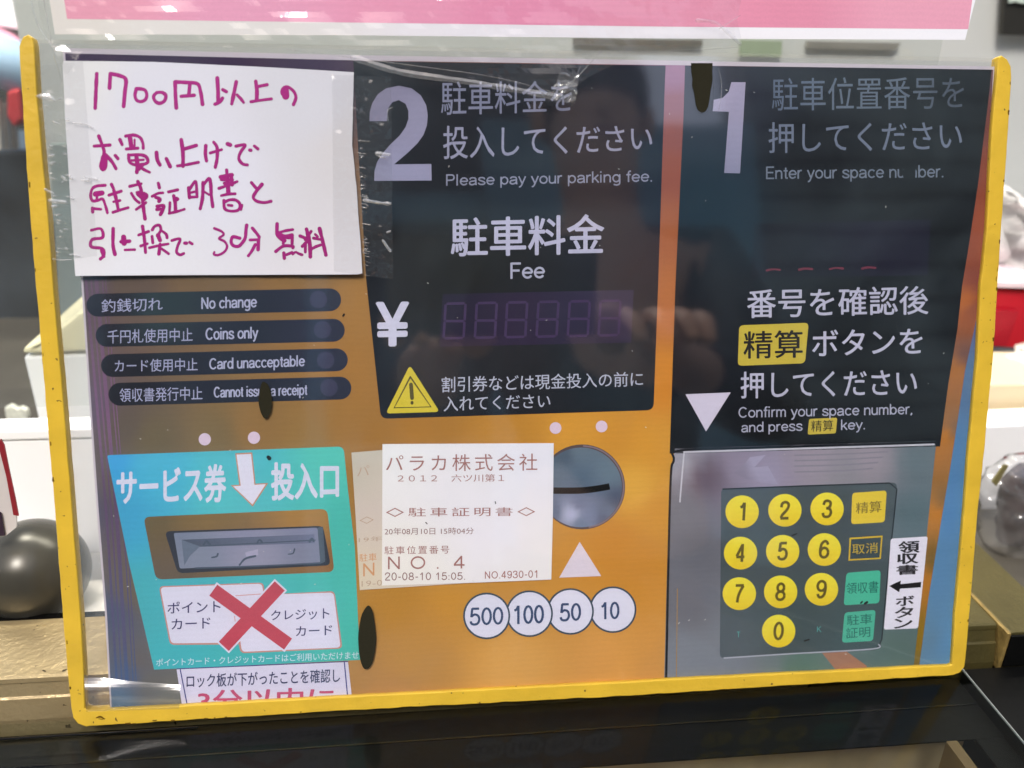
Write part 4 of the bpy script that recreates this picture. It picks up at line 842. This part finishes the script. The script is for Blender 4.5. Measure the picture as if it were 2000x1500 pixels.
CREASE = film('sleeve_crease', bump=0.3, bscale=90, milk=0.14, rough=0.10, gain=2.2)
for c_pts, c_w in (([(690, 112), (780, 140), (900, 158), (1010, 176), (1080, 188)], 12), ([(560, 96), (760, 122), (960, 150), (1080, 180)], 2), ([(1094, 178), (1130, 148), (1175, 98)], 2.2), ([(1100, 182), (1120, 160), (1134, 130)], 1.6), ([(1362, 40), (1400, 46), (1445, 86)], 7), ([(1404, 136), (1410, 170), (1404, 215)], 1.6),
        ([(86, 0), (104, 100), (122, 160)], 2), ([(60, 0), (75, 50), (108, 100)], 3), ([(1405, 56), (1430, 40), (1446, 30)], 2), ([(1300, 100), (1360, 98), (1440, 92)], 2)):
    strokes('crease', [(c_pts, c_w)], (0, 0, 0), 5.4, sv, mat=CREASE, ridge=0.25, jitter=0.6)
patch('glare_bulge', [(164, 1318), (250, 1330), (352, 1338), (350, 1384), (168, 1390)], (0, 0, 0), lambda u, v: 2.5 + 3.4 * math.sin(math.pi * min(1, max(0, (v - 1322 + (u - 165) * -0.06) / 66))) * (0.7 + 0.3 * math.sin(u / 60)), case, step=6, mat=film('glare_film', bump=0.08, bscale=60, milk=0.03, rough=0.22, gain=5.0))  # clear bulge added to catch the glare of the bent sheet corner

# ================================================================ THINGS BEHIND THE CASE
WHITE = simple('white_plastic', (252, 252, 251), rough=0.4, nscale=8, namp=0.02)
WALLG = simple('pale_grey_laminate', (205, 207, 202), rough=0.5, nscale=8, namp=0.06)
CREAM = simple('cream_plastic', (238, 230, 190), rough=0.35, nscale=10, namp=0.05)
DARK = simple('dark_grey_blur', (46, 52, 58), rough=0.3, nscale=16, namp=0.85)
pane = world_thing('glass_pane', 'upright glass pane behind the case with its lower edge above the white box', 'glass pane', (-0.2, 0.088, WY(0, 792, 0.088).z))
box('pane', -0.60, 0.150, 0.086, 0.090, WY(0, 792, 0.088).z, 0.60, PANE, pane)
wb = world_thing('white_box', 'plain white box standing behind the brass coloured rail at the left', 'box', (-0.18, 0.11, -0.026))
zt = WY(0, 858, 0.094).z; zl = WY(0, 840, 0.094).z
box('body', -0.42, 0.02, 0.094, 0.104, RH - 0.009, zt - 0.0006, WHITE, wb, 0.001)
box('lid', -0.422, 0.022, 0.093, 0.105, zt, zl, WHITE, wb, 0.0008)
ball = world_thing('grey_ball', 'glossy dark grey ball resting just behind the rail at the lower left', 'ball', WY(64, 1218, 0.060))
bm = bmesh.new(); bmesh.ops.create_uvsphere(bm, u_segments=64, v_segments=40, radius=0.0202)
c_ = WY(66, 1115, 0.060) - e_base[ball]
bmesh.ops.scale(bm, vec=(1.0, 1.0, 0.98), verts=bm.verts); bmesh.ops.translate(bm, vec=c_, verts=bm.verts)
bm_obj('body', bm, simple('dark_grey_glaze', (70, 68, 60), rough=0.27, spec=0.4, metal=0.25, nscale=25, namp=0.2), ball, smooth=True)
tc_ = world_thing('price_card', 'white card with a dark red edge propped on the grey ball', 'card', WY(10, 1045, 0.055))
upright('card', [(-30, 860), (0, 865), (32, 1012), (32, 1030), (12, 1046), (-30, 1050)], 0.046, 0.0008, simple('card_white', (214, 208, 206), rough=0.6), tc_)
upright('red_edge', [(1, 858), (8, 870), (18, 920), (30, 975), (36, 1008), (26, 1006), (12, 930), (-4, 868)], 0.0450, 0.0006, simple('dark_red', (140, 24, 40), rough=0.5), tc_)
upright('dark_strip', [(-30, 985), (2, 1003), (9, 1046), (-30, 1050)], 0.0452, 0.0006, simple('violet_black', (44, 24, 48), rough=0.5), tc_)
# tapered tub
tub = world_thing('white_tub', 'white tapered tub with a cream lid behind the yellow edging, left', 'tub', WY(170, 838, 0.17))
def lathe(name, prof, cx, cy, mat, parent, n=48):
    base = e_base[parent]; bm = bmesh.new(); rings = []
    for r, z in prof: rings.append([bm.verts.new((cx + r * math.cos(2 * math.pi * k / n) - base.x, cy + r * math.sin(2 * math.pi * k / n) - base.y, z - base.z)) for k in range(n)])
    for a, b in zip(rings, rings[1:]):
        for k in range(n): bm.faces.new((a[k], a[(k + 1) % n], b[(k + 1) % n], b[k]))
    bm.faces.new(rings[0][::-1]); bm.faces.new(rings[-1])
    bmesh.ops.recalc_face_normals(bm, faces=bm.faces[:])
    return bm_obj(name, bm, mat, parent, True)
upright('body', [(45, 696), (190, 690), (190, 860), (84, 860)], 0.17, 0.08, WHITE, tub, bevel=0.002)
upright('lid', [(40, 693), (46, 678), (100, 650), (150, 612), (190, 585), (190, 687)], 0.168, 0.085, CREAM, tub, bevel=0.003)
wc = world_thing('white_glare_board', 'white glare built as a solid carton, blurred, in the upper left corner', 'glare_board', WY(0, 60, 0.5))  # white solid put in where there is only bright glare
upright('glare_board', [(-140, -80), (82, -80), (70, 62), (30, 58), (-140, 30)], 0.49, 0.05, WHITE, wc, bevel=0.003)
rb = world_thing('ribbon_bow', 'small white paper twist in front of the dark shelf at the far left', 'ribbon', WY(30, 842, 0.14))
patch_pts = [(8, 798), (20, 792), (34, 800), (40, 796), (52, 802), (56, 815), (46, 828), (48, 842), (18, 842), (12, 822)]
upright('ribbon', patch_pts, 0.24, 0.004, simple('ribbon_white', (220, 220, 205), rough=0.6, nscale=200, namp=0.3), rb, bevel=0.001)
# back shelf and blurred goods, upper left
sh = world_thing('dark_cabinet', 'dark blurred cabinet far behind the yellow edging at the left', 'cabinet', (-0.5, 0.5, -0.026))
box('body', -0.95, -0.10, 0.50, 0.62, -0.3, WY(0, 292, 0.5).z, DARK, sh, 0.004)
upright('side_panel', [(96, 282), (185, 282), (185, 640), (118, 640)], 0.32, 0.006, simple('grey_side', (132, 146, 142), rough=0.5, nscale=12, namp=0.25), sh)
def rod(name, px, Y, r, mat, parent):
    """bar drawn between two pixel points at depth Y"""
    a, b = WY(*px[0], Y) - e_base[parent], WY(*px[1], Y) - e_base[parent]
    bm = bmesh.new(); d = (b - a); bmesh.ops.create_cone(bm, cap_ends=True, segments=20, radius1=r, radius2=r, depth=d.length)
    bmesh.ops.transform(bm, matrix=Matrix.Translation((a + b) / 2) @ d.to_track_quat('Z', 'Y').to_matrix().to_4x4(), verts=bm.verts)
    return bm_obj(name, bm, mat, parent, True)
g1 = world_thing('cloth_roll', 'pale blue and white wrapped roll, blurred, at the upper left corner', 'roll', WY(0, 160, 0.44))
rod('roll', ((-160, 60), (80, 150)), 0.44, 0.018, simple('pale_blue', (170, 200, 226), rough=0.5, nscale=20, namp=0.1), g1)
g2 = world_thing('red_packet', 'small red packet, blurred, below the pale blue roll', 'packet', WY(25, 240, 0.42))
upright('packet', [(12, 178), (36, 172), (44, 235), (26, 250), (12, 228)], 0.42, 0.02, simple('red_blur', (176, 50, 56), rough=0.5), g2, bevel=0.003)
g3 = world_thing('rose_packet', 'long dusty rose packet, blurred, above the pale blue roll', 'packet', WY(0, 100, 0.47))
upright('packet', [(-60, 40), (0, 68), (40, 98), (30, 118), (-60, 90)], 0.47, 0.03, simple('rose_blur', (206, 150, 170), rough=0.5), g3, bevel=0.003)
g4 = world_thing('paper_stack', 'upright cream papers, blurred, under the red packet at the far left', 'papers', WY(20, 292, 0.43))
for k in range(3):
    upright('sheet', [(-14 + k * 14, 196 + k * 6), (-3 + k * 14, 194 + k * 6), (2 + k * 15, 292), (-12 + k * 15, 292)], 0.43 + k * 0.01, 0.006, simple('cream_paper', (196 - k * 24, 188 - k * 24, 176 - k * 22), rough=0.6), g4)
# pale panel behind the upper part of the case
wp = world_thing('pale_panel', 'large pale grey panel filling the background above and right of the case', 'panel', (0.3, 0.33, -0.026))
box('board', WY(78, 300, 0.33).x, 1.3, 0.33, 0.35, -0.026, 1.0, WALLG, wp, 0.002)
for nm_, px_, c_, lb_ in (('dark_strip', [(1120, 74), (1372, 78), (1372, 90), (1120, 88)], (112, 108, 98), 'dark reflection painted as a strip along the pale panel'), ('green_reflection', [(1448, 78), (1528, 80), (1526, 112), (1446, 110)], (160, 174, 146), 'pale green reflection painted on the panel'), ('grey_reflection', [(1578, 80), (1760, 84), (1750, 98), (1576, 94)], (140, 137, 128), 'grey reflection painted on the panel')):  # coloured slabs take the place of reflections in the clear strip above the print
    upright(nm_, px_, 0.326, 0.003, simple(nm_ + '_tone', c_, rough=0.5), wp)['label'] = lb_
lbx = world_thing('dark_label', 'black label with a scrap of white lettering at the upper right corner', 'label', WY(1990, 70, 0.325))
upright('label', rounded([(1966, -60), (2100, -60), (2100, 72), (1958, 68)], 3), 0.322, 0.004, simple('label_black', (44, 42, 36), rough=0.5), lbx)
upright('label_print', [(1970, -12), (2020, -14), (2018, 9), (1992, 6), (1984, 3), (1972, 6)], 0.320, 0.0015, simple('label_print', (206, 220, 206), rough=0.5), lbx)
# crumpled plastic bag, red box, tissue, wooden board, tray with clear pack on the right
def crumple(name, px, Y, depth, amp, mat, parent, seed, cuts=5):
    base = e_base[parent]; bm = bmesh.new()
    cu = sum(p[0] for p in px) / len(px); cv = sum(p[1] for p in px) / len(px); rings = []
    K = 9; N = 40
    P = smooth_pts(px + [px[0]], 6); P = P[:-1]; N = len(P)
    for k in range(K):
        t = k / (K - 1); s = math.cos(t * math.pi / 2); z = math.sin(t * math.pi / 2)
        row = []
        for p in P:
            u = cu + (p.x - cu) * max(s, 0.02); v = cv + (p.y - cv) * max(s, 0.02)
            q = WY(u, v, Y) - base
            nz = noise.noise(Vector((u * .05, v * .05, seed))) + 0.5 * noise.noise(Vector((u * .13, v * .13, seed + 5)))
            q.y -= depth * z - amp * nz
            row.append(bm.verts.new(q))
        rings.append(row)
    for a, b in zip(rings, rings[1:]):
        for k in range(N): bm.faces.new((a[k], a[(k + 1) % N], b[(k + 1) % N], b[k]))
    bm.faces.new(rings[-1]); bm.faces.new(rings[0][::-1])
    bmesh.ops.recalc_face_normals(bm, faces=bm.faces[:])
    return bm_obj(name, bm, mat, parent, True)
bg1 = world_thing('plastic_bag', 'crumpled whitish plastic bag behind the right edging, above the red box', 'bag', WY(1975, 556, 0.30))
crumple('bag', [(1900, 345), (1945, 355), (1975, 380), (1992, 420), (2000, 440), (2080, 420), (2090, 556), (1900, 556)], 0.30, 0.03, 0.022, simple('bag_plastic', (206, 204, 200), rough=0.4, nscale=60, namp=0.25), bg1, 3)
rbx = world_thing('red_box', 'bright red box with a white rim behind the right edging', 'box', WY(1980, 680, 0.24))
RED = simple('red_card', (190, 20, 40), rough=0.45, nscale=20, namp=0.08)
upright('body', [(1900, 566), (2200, 574), (2200, 690), (1900, 676)], 0.24, 0.05, RED, rbx, bevel=0.001)
upright('front_panel', [(1900, 602), (1990, 608), (1966, 676), (1900, 673)], 0.237, 0.0025, simple('deep_red_card', (168, 14, 36), rough=0.5), rbx)
upright('rim', [(1900, 551), (2200, 558), (2200, 568), (1900, 560)], 0.236, 0.058, simple('rim_white', (236, 214, 220), rough=0.4), rbx)
ts = world_thing('tissue_wrap', 'white tissue paper gathered behind the right edging, below the red box', 'tissue paper', WY(1970, 760, 0.22))
crumple('tissue', [(1890, 735), (1935, 712), (1960, 692), (2000, 676), (2100, 668), (2100, 765), (1890, 765)], 0.22, 0.02, 0.018, simple('tissue', (226, 222, 208), rough=0.7, nscale=80, namp=0.22), ts, 9)
wd_ = world_thing('wooden_board', 'pale wooden board behind the right edging, under the tissue paper', 'board', WY(1970, 835, 0.17))
upright('board', [(1880, 752), (2200, 748), (2200, 822), (1880, 836)], 0.175, 0.05, simple('pale_wood', (224, 206, 170), rough=0.6, nscale=14, namp=0.12), wd_, bevel=0.0015)
tr = world_thing('white_tray', 'white tray at the right edge of the picture holding a clear pack', 'tray', WY(1980, 1080, 0.13))
upright('tray', [(1860, 836), (2200, 820), (2200, 1200), (1860, 1200)], 0.150, 0.02, WHITE, tr, bevel=0.001)
cp = world_thing('clear_pack', 'clear crumpled pack of dark brown sweets on the white tray at the right edge', 'pack', WY(1970, 1100, 0.10))
crumple('contents', [(1952, 940), (1985, 908), (2040, 900), (2100, 930), (2100, 1070), (2010, 1084), (1960, 1070), (1945, 1030)], 0.118, 0.010, 0.004, simple('dark_sweets', (48, 32, 34), rough=0.65, spec=0.2, nscale=150, namp=0.6, bump=0.8, bscale=220), cp, 15)
crumple('wrapper', [(1905, 960), (1930, 915), (1985, 886), (2060, 880), (2140, 900), (2130, 1100), (2010, 1108), (1955, 1096), (1915, 1050)], 0.115, 0.018, 0.005, film('wrapper_film', bump=1.0, bscale=150, milk=0.10, rough=0.12, gain=2.5), cp, 21)
upright('twist_tie', [(1938, 942), (1962, 908), (1970, 910), (1946, 950)], 0.088, 0.001, simple('tie_olive', (120, 112, 70), rough=0.6), cp)

# ================================================================ THE STREET IN FRONT (seen only as faint reflections in the plastic)
NRM = (SHEET.to_3x3() @ Vector((0, 0, 1)))
def RF(u, v, Y):
    """where the reflection seen at this place on the sheet comes from, at depth Y in front"""
    o = SHEET @ L(u, v); r = ray(u, v).normalized(); r = r - 2 * r.dot(NRM) * NRM
    return o + r * ((Y - o.y) / r.y)
GZ = -0.95
def wbox(name, x0, x1, y0, y1, z0, z1, mat, parent=None): return box_any(name, x0, x1, y0, y1, z0, z1, mat, parent)
def box_any(name, x0, x1, y0, y1, z0, z1, mat, parent): return slab(name, [(x0, y0), (x1, y0), (x1, y1), (x0, y1)], z0, z1, mat, parent)
pav = slab('pavement', [(-14, -12), (14, -12), (14, 6), (-14, 6)], GZ - 0.1, GZ, simple('pavement_grey', (120, 118, 112), rough=0.85, nscale=4, namp=0.15)); pav['kind'] = 'structure'
cab = world_thing('counter_cabinet', 'dark cabinet base under the glass topped counter', 'cabinet', (0, 0, GZ))
box_any('base', -0.55, 0.62, -0.30, 0.72, GZ, -0.125, simple('cabinet_dark', (48, 44, 40), rough=0.5), cab)
TEAL = simple('teal_grey_siding', (150, 200, 212), rough=0.6, nscale=2, namp=0.12)
SIDING = simple('grey_siding', (150, 160, 156), rough=0.7, nscale=2, namp=0.12)
DKW = simple('dark_shop_front', (62, 84, 96), rough=0.6, nscale=1.2, namp=0.5)
f1 = world_thing('dark_shop_front', 'dark shop front across the street, seen only as a dim reflection', 'building', (-4, -4.4, GZ))
box_any('wall', -9.0, 0.90, -4.6, -4.2, GZ, 3.6, DKW, f1)
box_any('beam', -9.0, 0.31, -4.2, -4.1, 1.45, 1.60, TEAL, f1)
box_any('beam', -9.0, 0.31, -4.2, -4.1, 0.20, 0.28, TEAL, f1)
for x in (-2.9, -1.7, -0.6): box_any('post', x, x + 0.10, -4.2, -4.12, GZ, 1.44, TEAL, f1)
f2 = world_thing('low_wall', 'teal wall between two buildings across the street, seen as a dim reflection', 'wall', (1.3, -4.3, GZ))
box_any('wall', 0.32, 1.82, -4.19, -4.05, GZ, 1.98, TEAL, f2)
f3 = world_thing('sided_house', 'house clad in horizontal boards, reflected faintly over the right of the print', 'house', (4, -4.4, GZ))
box_any('wall', 1.84, 7.0, -4.6, -4.25, GZ, 4.4, DKW, f3)
for k in range(26):
    z = GZ + 0.2 * k
    bd_ = slab('board', [(1.84, -4.25), (7.0, -4.25), (7.0, -4.20), (1.84, -4.225)], z, z + 0.155, SIDING, f3)
# photographer
ph = world_thing('person', 'photographer in a dark coat bending to the phone, a dim reflection in the plastic', 'person', (0.24, -0.93, GZ))
def skinned(name, joints, edges, mat, parent, root=0, sub=2):
    base = e_base[parent]; me = bpy.data.meshes.new(name)
    me.from_pydata([tuple(Vector(j[0]) - base) for j in joints], edges, [])
    o = link(name, me, mat, parent)
    m = o.modifiers.new('Skin', 'SKIN'); m.use_smooth_shade = True
    for i, j in enumerate(joints):
        me.skin_vertices[0].data[i].radius = (j[1], j[1] * (j[2] if len(j) > 2 else 1)); me.skin_vertices[0].data[i].use_root = (i == root)
    s_ = o.modifiers.new('Sub', 'SUBSURF'); s_.levels = s_.render_levels = sub
    return o
SKIN = simple('skin', (214, 168, 142), rough=0.5, nscale=10, namp=0.05)
COAT = simple('dark_coat', (20, 26, 34), rough=0.85, nscale=14, namp=0.2)
HAIR = simple('dark_hair', (26, 22, 20), rough=0.6, nscale=60, namp=0.3)
J = [((0.24, -0.97, -0.03), 0.115, 0.8), ((0.24, -0.96, 0.16), 0.12, 0.75), ((0.23, -0.92, 0.34), 0.13, 0.7), ((0.23, -0.89, 0.44), 0.052), ((0.22, -0.86, 0.505), 0.06), ((0.215, -0.845, 0.58), 0.078, 1.15), ((0.215, -0.85, 0.645), 0.062),
     ((0.06, -0.90, 0.385), 0.055), ((-0.02, -0.66, 0.16), 0.040), ((-0.035, -0.42, 0.165), 0.026), ((-0.03, -0.345, 0.18), 0.030, 0.5),
     ((0.40, -0.90, 0.385), 0.055), ((0.37, -0.66, 0.15), 0.040), ((0.20, -0.43, 0.17), 0.026), ((0.14, -0.345, 0.185), 0.030, 0.5),
     ((0.15, -0.97, -0.10), 0.085), ((0.14, -0.95, -0.50), 0.058), ((0.13, -0.98, -0.88), 0.036), ((0.13, -0.86, -0.925), 0.030),
     ((0.33, -0.97, -0.10), 0.085), ((0.34, -0.95, -0.50), 0.058), ((0.35, -0.98, -0.88), 0.036), ((0.36, -0.86, -0.925), 0.030)]
Ed = [(0, 1), (1, 2), (2, 3), (3, 4), (4, 5), (5, 6), (2, 7), (7, 8), (8, 9), (9, 10), (2, 11), (11, 12), (12, 13), (13, 14), (0, 15), (15, 16), (16, 17), (17, 18), (0, 19), (19, 20), (20, 21), (21, 22)]
skinned('body', J, Ed, SKIN, ph)
for side, wx in ((-1, -0.03), (1, 0.14)):            # five bent fingers on each hand
    for k, (dx, ln) in enumerate(((-0.026, 0.9), (-0.009, 1.0), (0.009, 0.95), (0.026, 0.75))):
        skinned('finger', [((wx + dx, -0.345, 0.185), 0.009), ((wx + dx * 1.1, -0.345 + 0.045 * ln, 0.196), 0.0085), ((wx + dx * 1.1, -0.345 + 0.072 * ln, 0.186), 0.0075), ((wx + dx, -0.345 + 0.082 * ln, 0.170), 0.0065)], [(0, 1), (1, 2), (2, 3)], SKIN, ph, sub=1)
    skinned('thumb', [((wx - side * 0.026, -0.355, 0.178), 0.011), ((wx - side * 0.044, -0.325, 0.190), 0.010), ((wx - side * 0.040, -0.292, 0.200), 0.008)], [(0, 1), (1, 2)], SKIN, ph, sub=1)
CJ = [(p[0], p[1] * 1.13 + 0.006, *(p[2:])) for p in J]
coat = [0, 1, 2, 7, 8, 9, 11, 12, 13]; rm = {o_: i for i, o_ in enumerate(coat)}
skinned('coat', [CJ[i] for i in coat], [(rm[a], rm[b]) for a, b in Ed if a in rm and b in rm], COAT, ph)
trs = [0, 15, 16, 17, 19, 20, 21]; rm2 = {o_: i for i, o_ in enumerate(trs)}
skinned('trousers', [CJ[i] for i in trs], [(rm2[a], rm2[b]) for a, b in Ed if a in rm2 and b in rm2], COAT, ph)
def blob(name, c, r, mat, parent, seg=24):
    bm = bmesh.new(); bmesh.ops.create_uvsphere(bm, u_segments=seg, v_segments=seg // 2, radius=1)
    bmesh.ops.scale(bm, vec=r, verts=bm.verts); bmesh.ops.translate(bm, vec=Vector(c) - e_base[parent], verts=bm.verts)
    return bm_obj(name, bm, mat, parent, True)
blob('hair', (0.215, -0.872, 0.625), (0.088, 0.098, 0.085), HAIR, ph)
blob('nose', (0.215, -0.762, 0.575), (0.011, 0.014, 0.018), SKIN, ph)
for sx in (-1, 1):
    blob('eye', (0.215 + sx * 0.03, -0.772, 0.60), (0.011, 0.006, 0.006), HAIR, ph, 12)
    blob('ear', (0.215 + sx * 0.080, -0.85, 0.585), (0.010, 0.018, 0.028), SKIN, ph, 12)
blob('mouth', (0.215, -0.768, 0.542), (0.022, 0.006, 0.004), simple('lips', (170, 96, 90)), ph, 12)
phn = bpy.data.objects.new('mobile_phone', None); COL.objects.link(phn); phn.matrix_world = CAMW; e_base[phn] = Vector((0, 0, 0))
tag(phn, 'black phone held up to take the picture, reflected faintly', 'phone')
bm = bmesh.new(); bmesh.ops.create_cube(bm, size=1); bmesh.ops.scale(bm, vec=(0.144, 0.070, 0.008), verts=bm.verts)
bmesh.ops.translate(bm, vec=(0.055, -0.022, 0.010), verts=bm.verts); bmesh.ops.bevel(bm, geom=bm.edges[:], offset=0.002, segments=2, affect='EDGES')
bm_obj('phone_body', bm, BLACKG, phn)
# shop lamp inside, above the goods
lampt = world_thing('strip_lamp', 'shop strip lamp above the goods behind the case', 'lamp', (-0.05, 0.34, 0.78))
box_any('housing', -0.45, 0.45, 0.31, 0.37, 0.785, 0.80, WHITE, lampt)
al = bpy.data.lights.new('strip_light', 'AREA'); al.shape = 'RECTANGLE'; al.size = 0.85; al.size_y = 0.05; al.energy = 13.0; al.color = (1.0, 0.93, 0.82)
ao = bpy.data.objects.new('strip_light', al); COL.objects.link(ao); ao.location = (0, 0.34, 0.782)
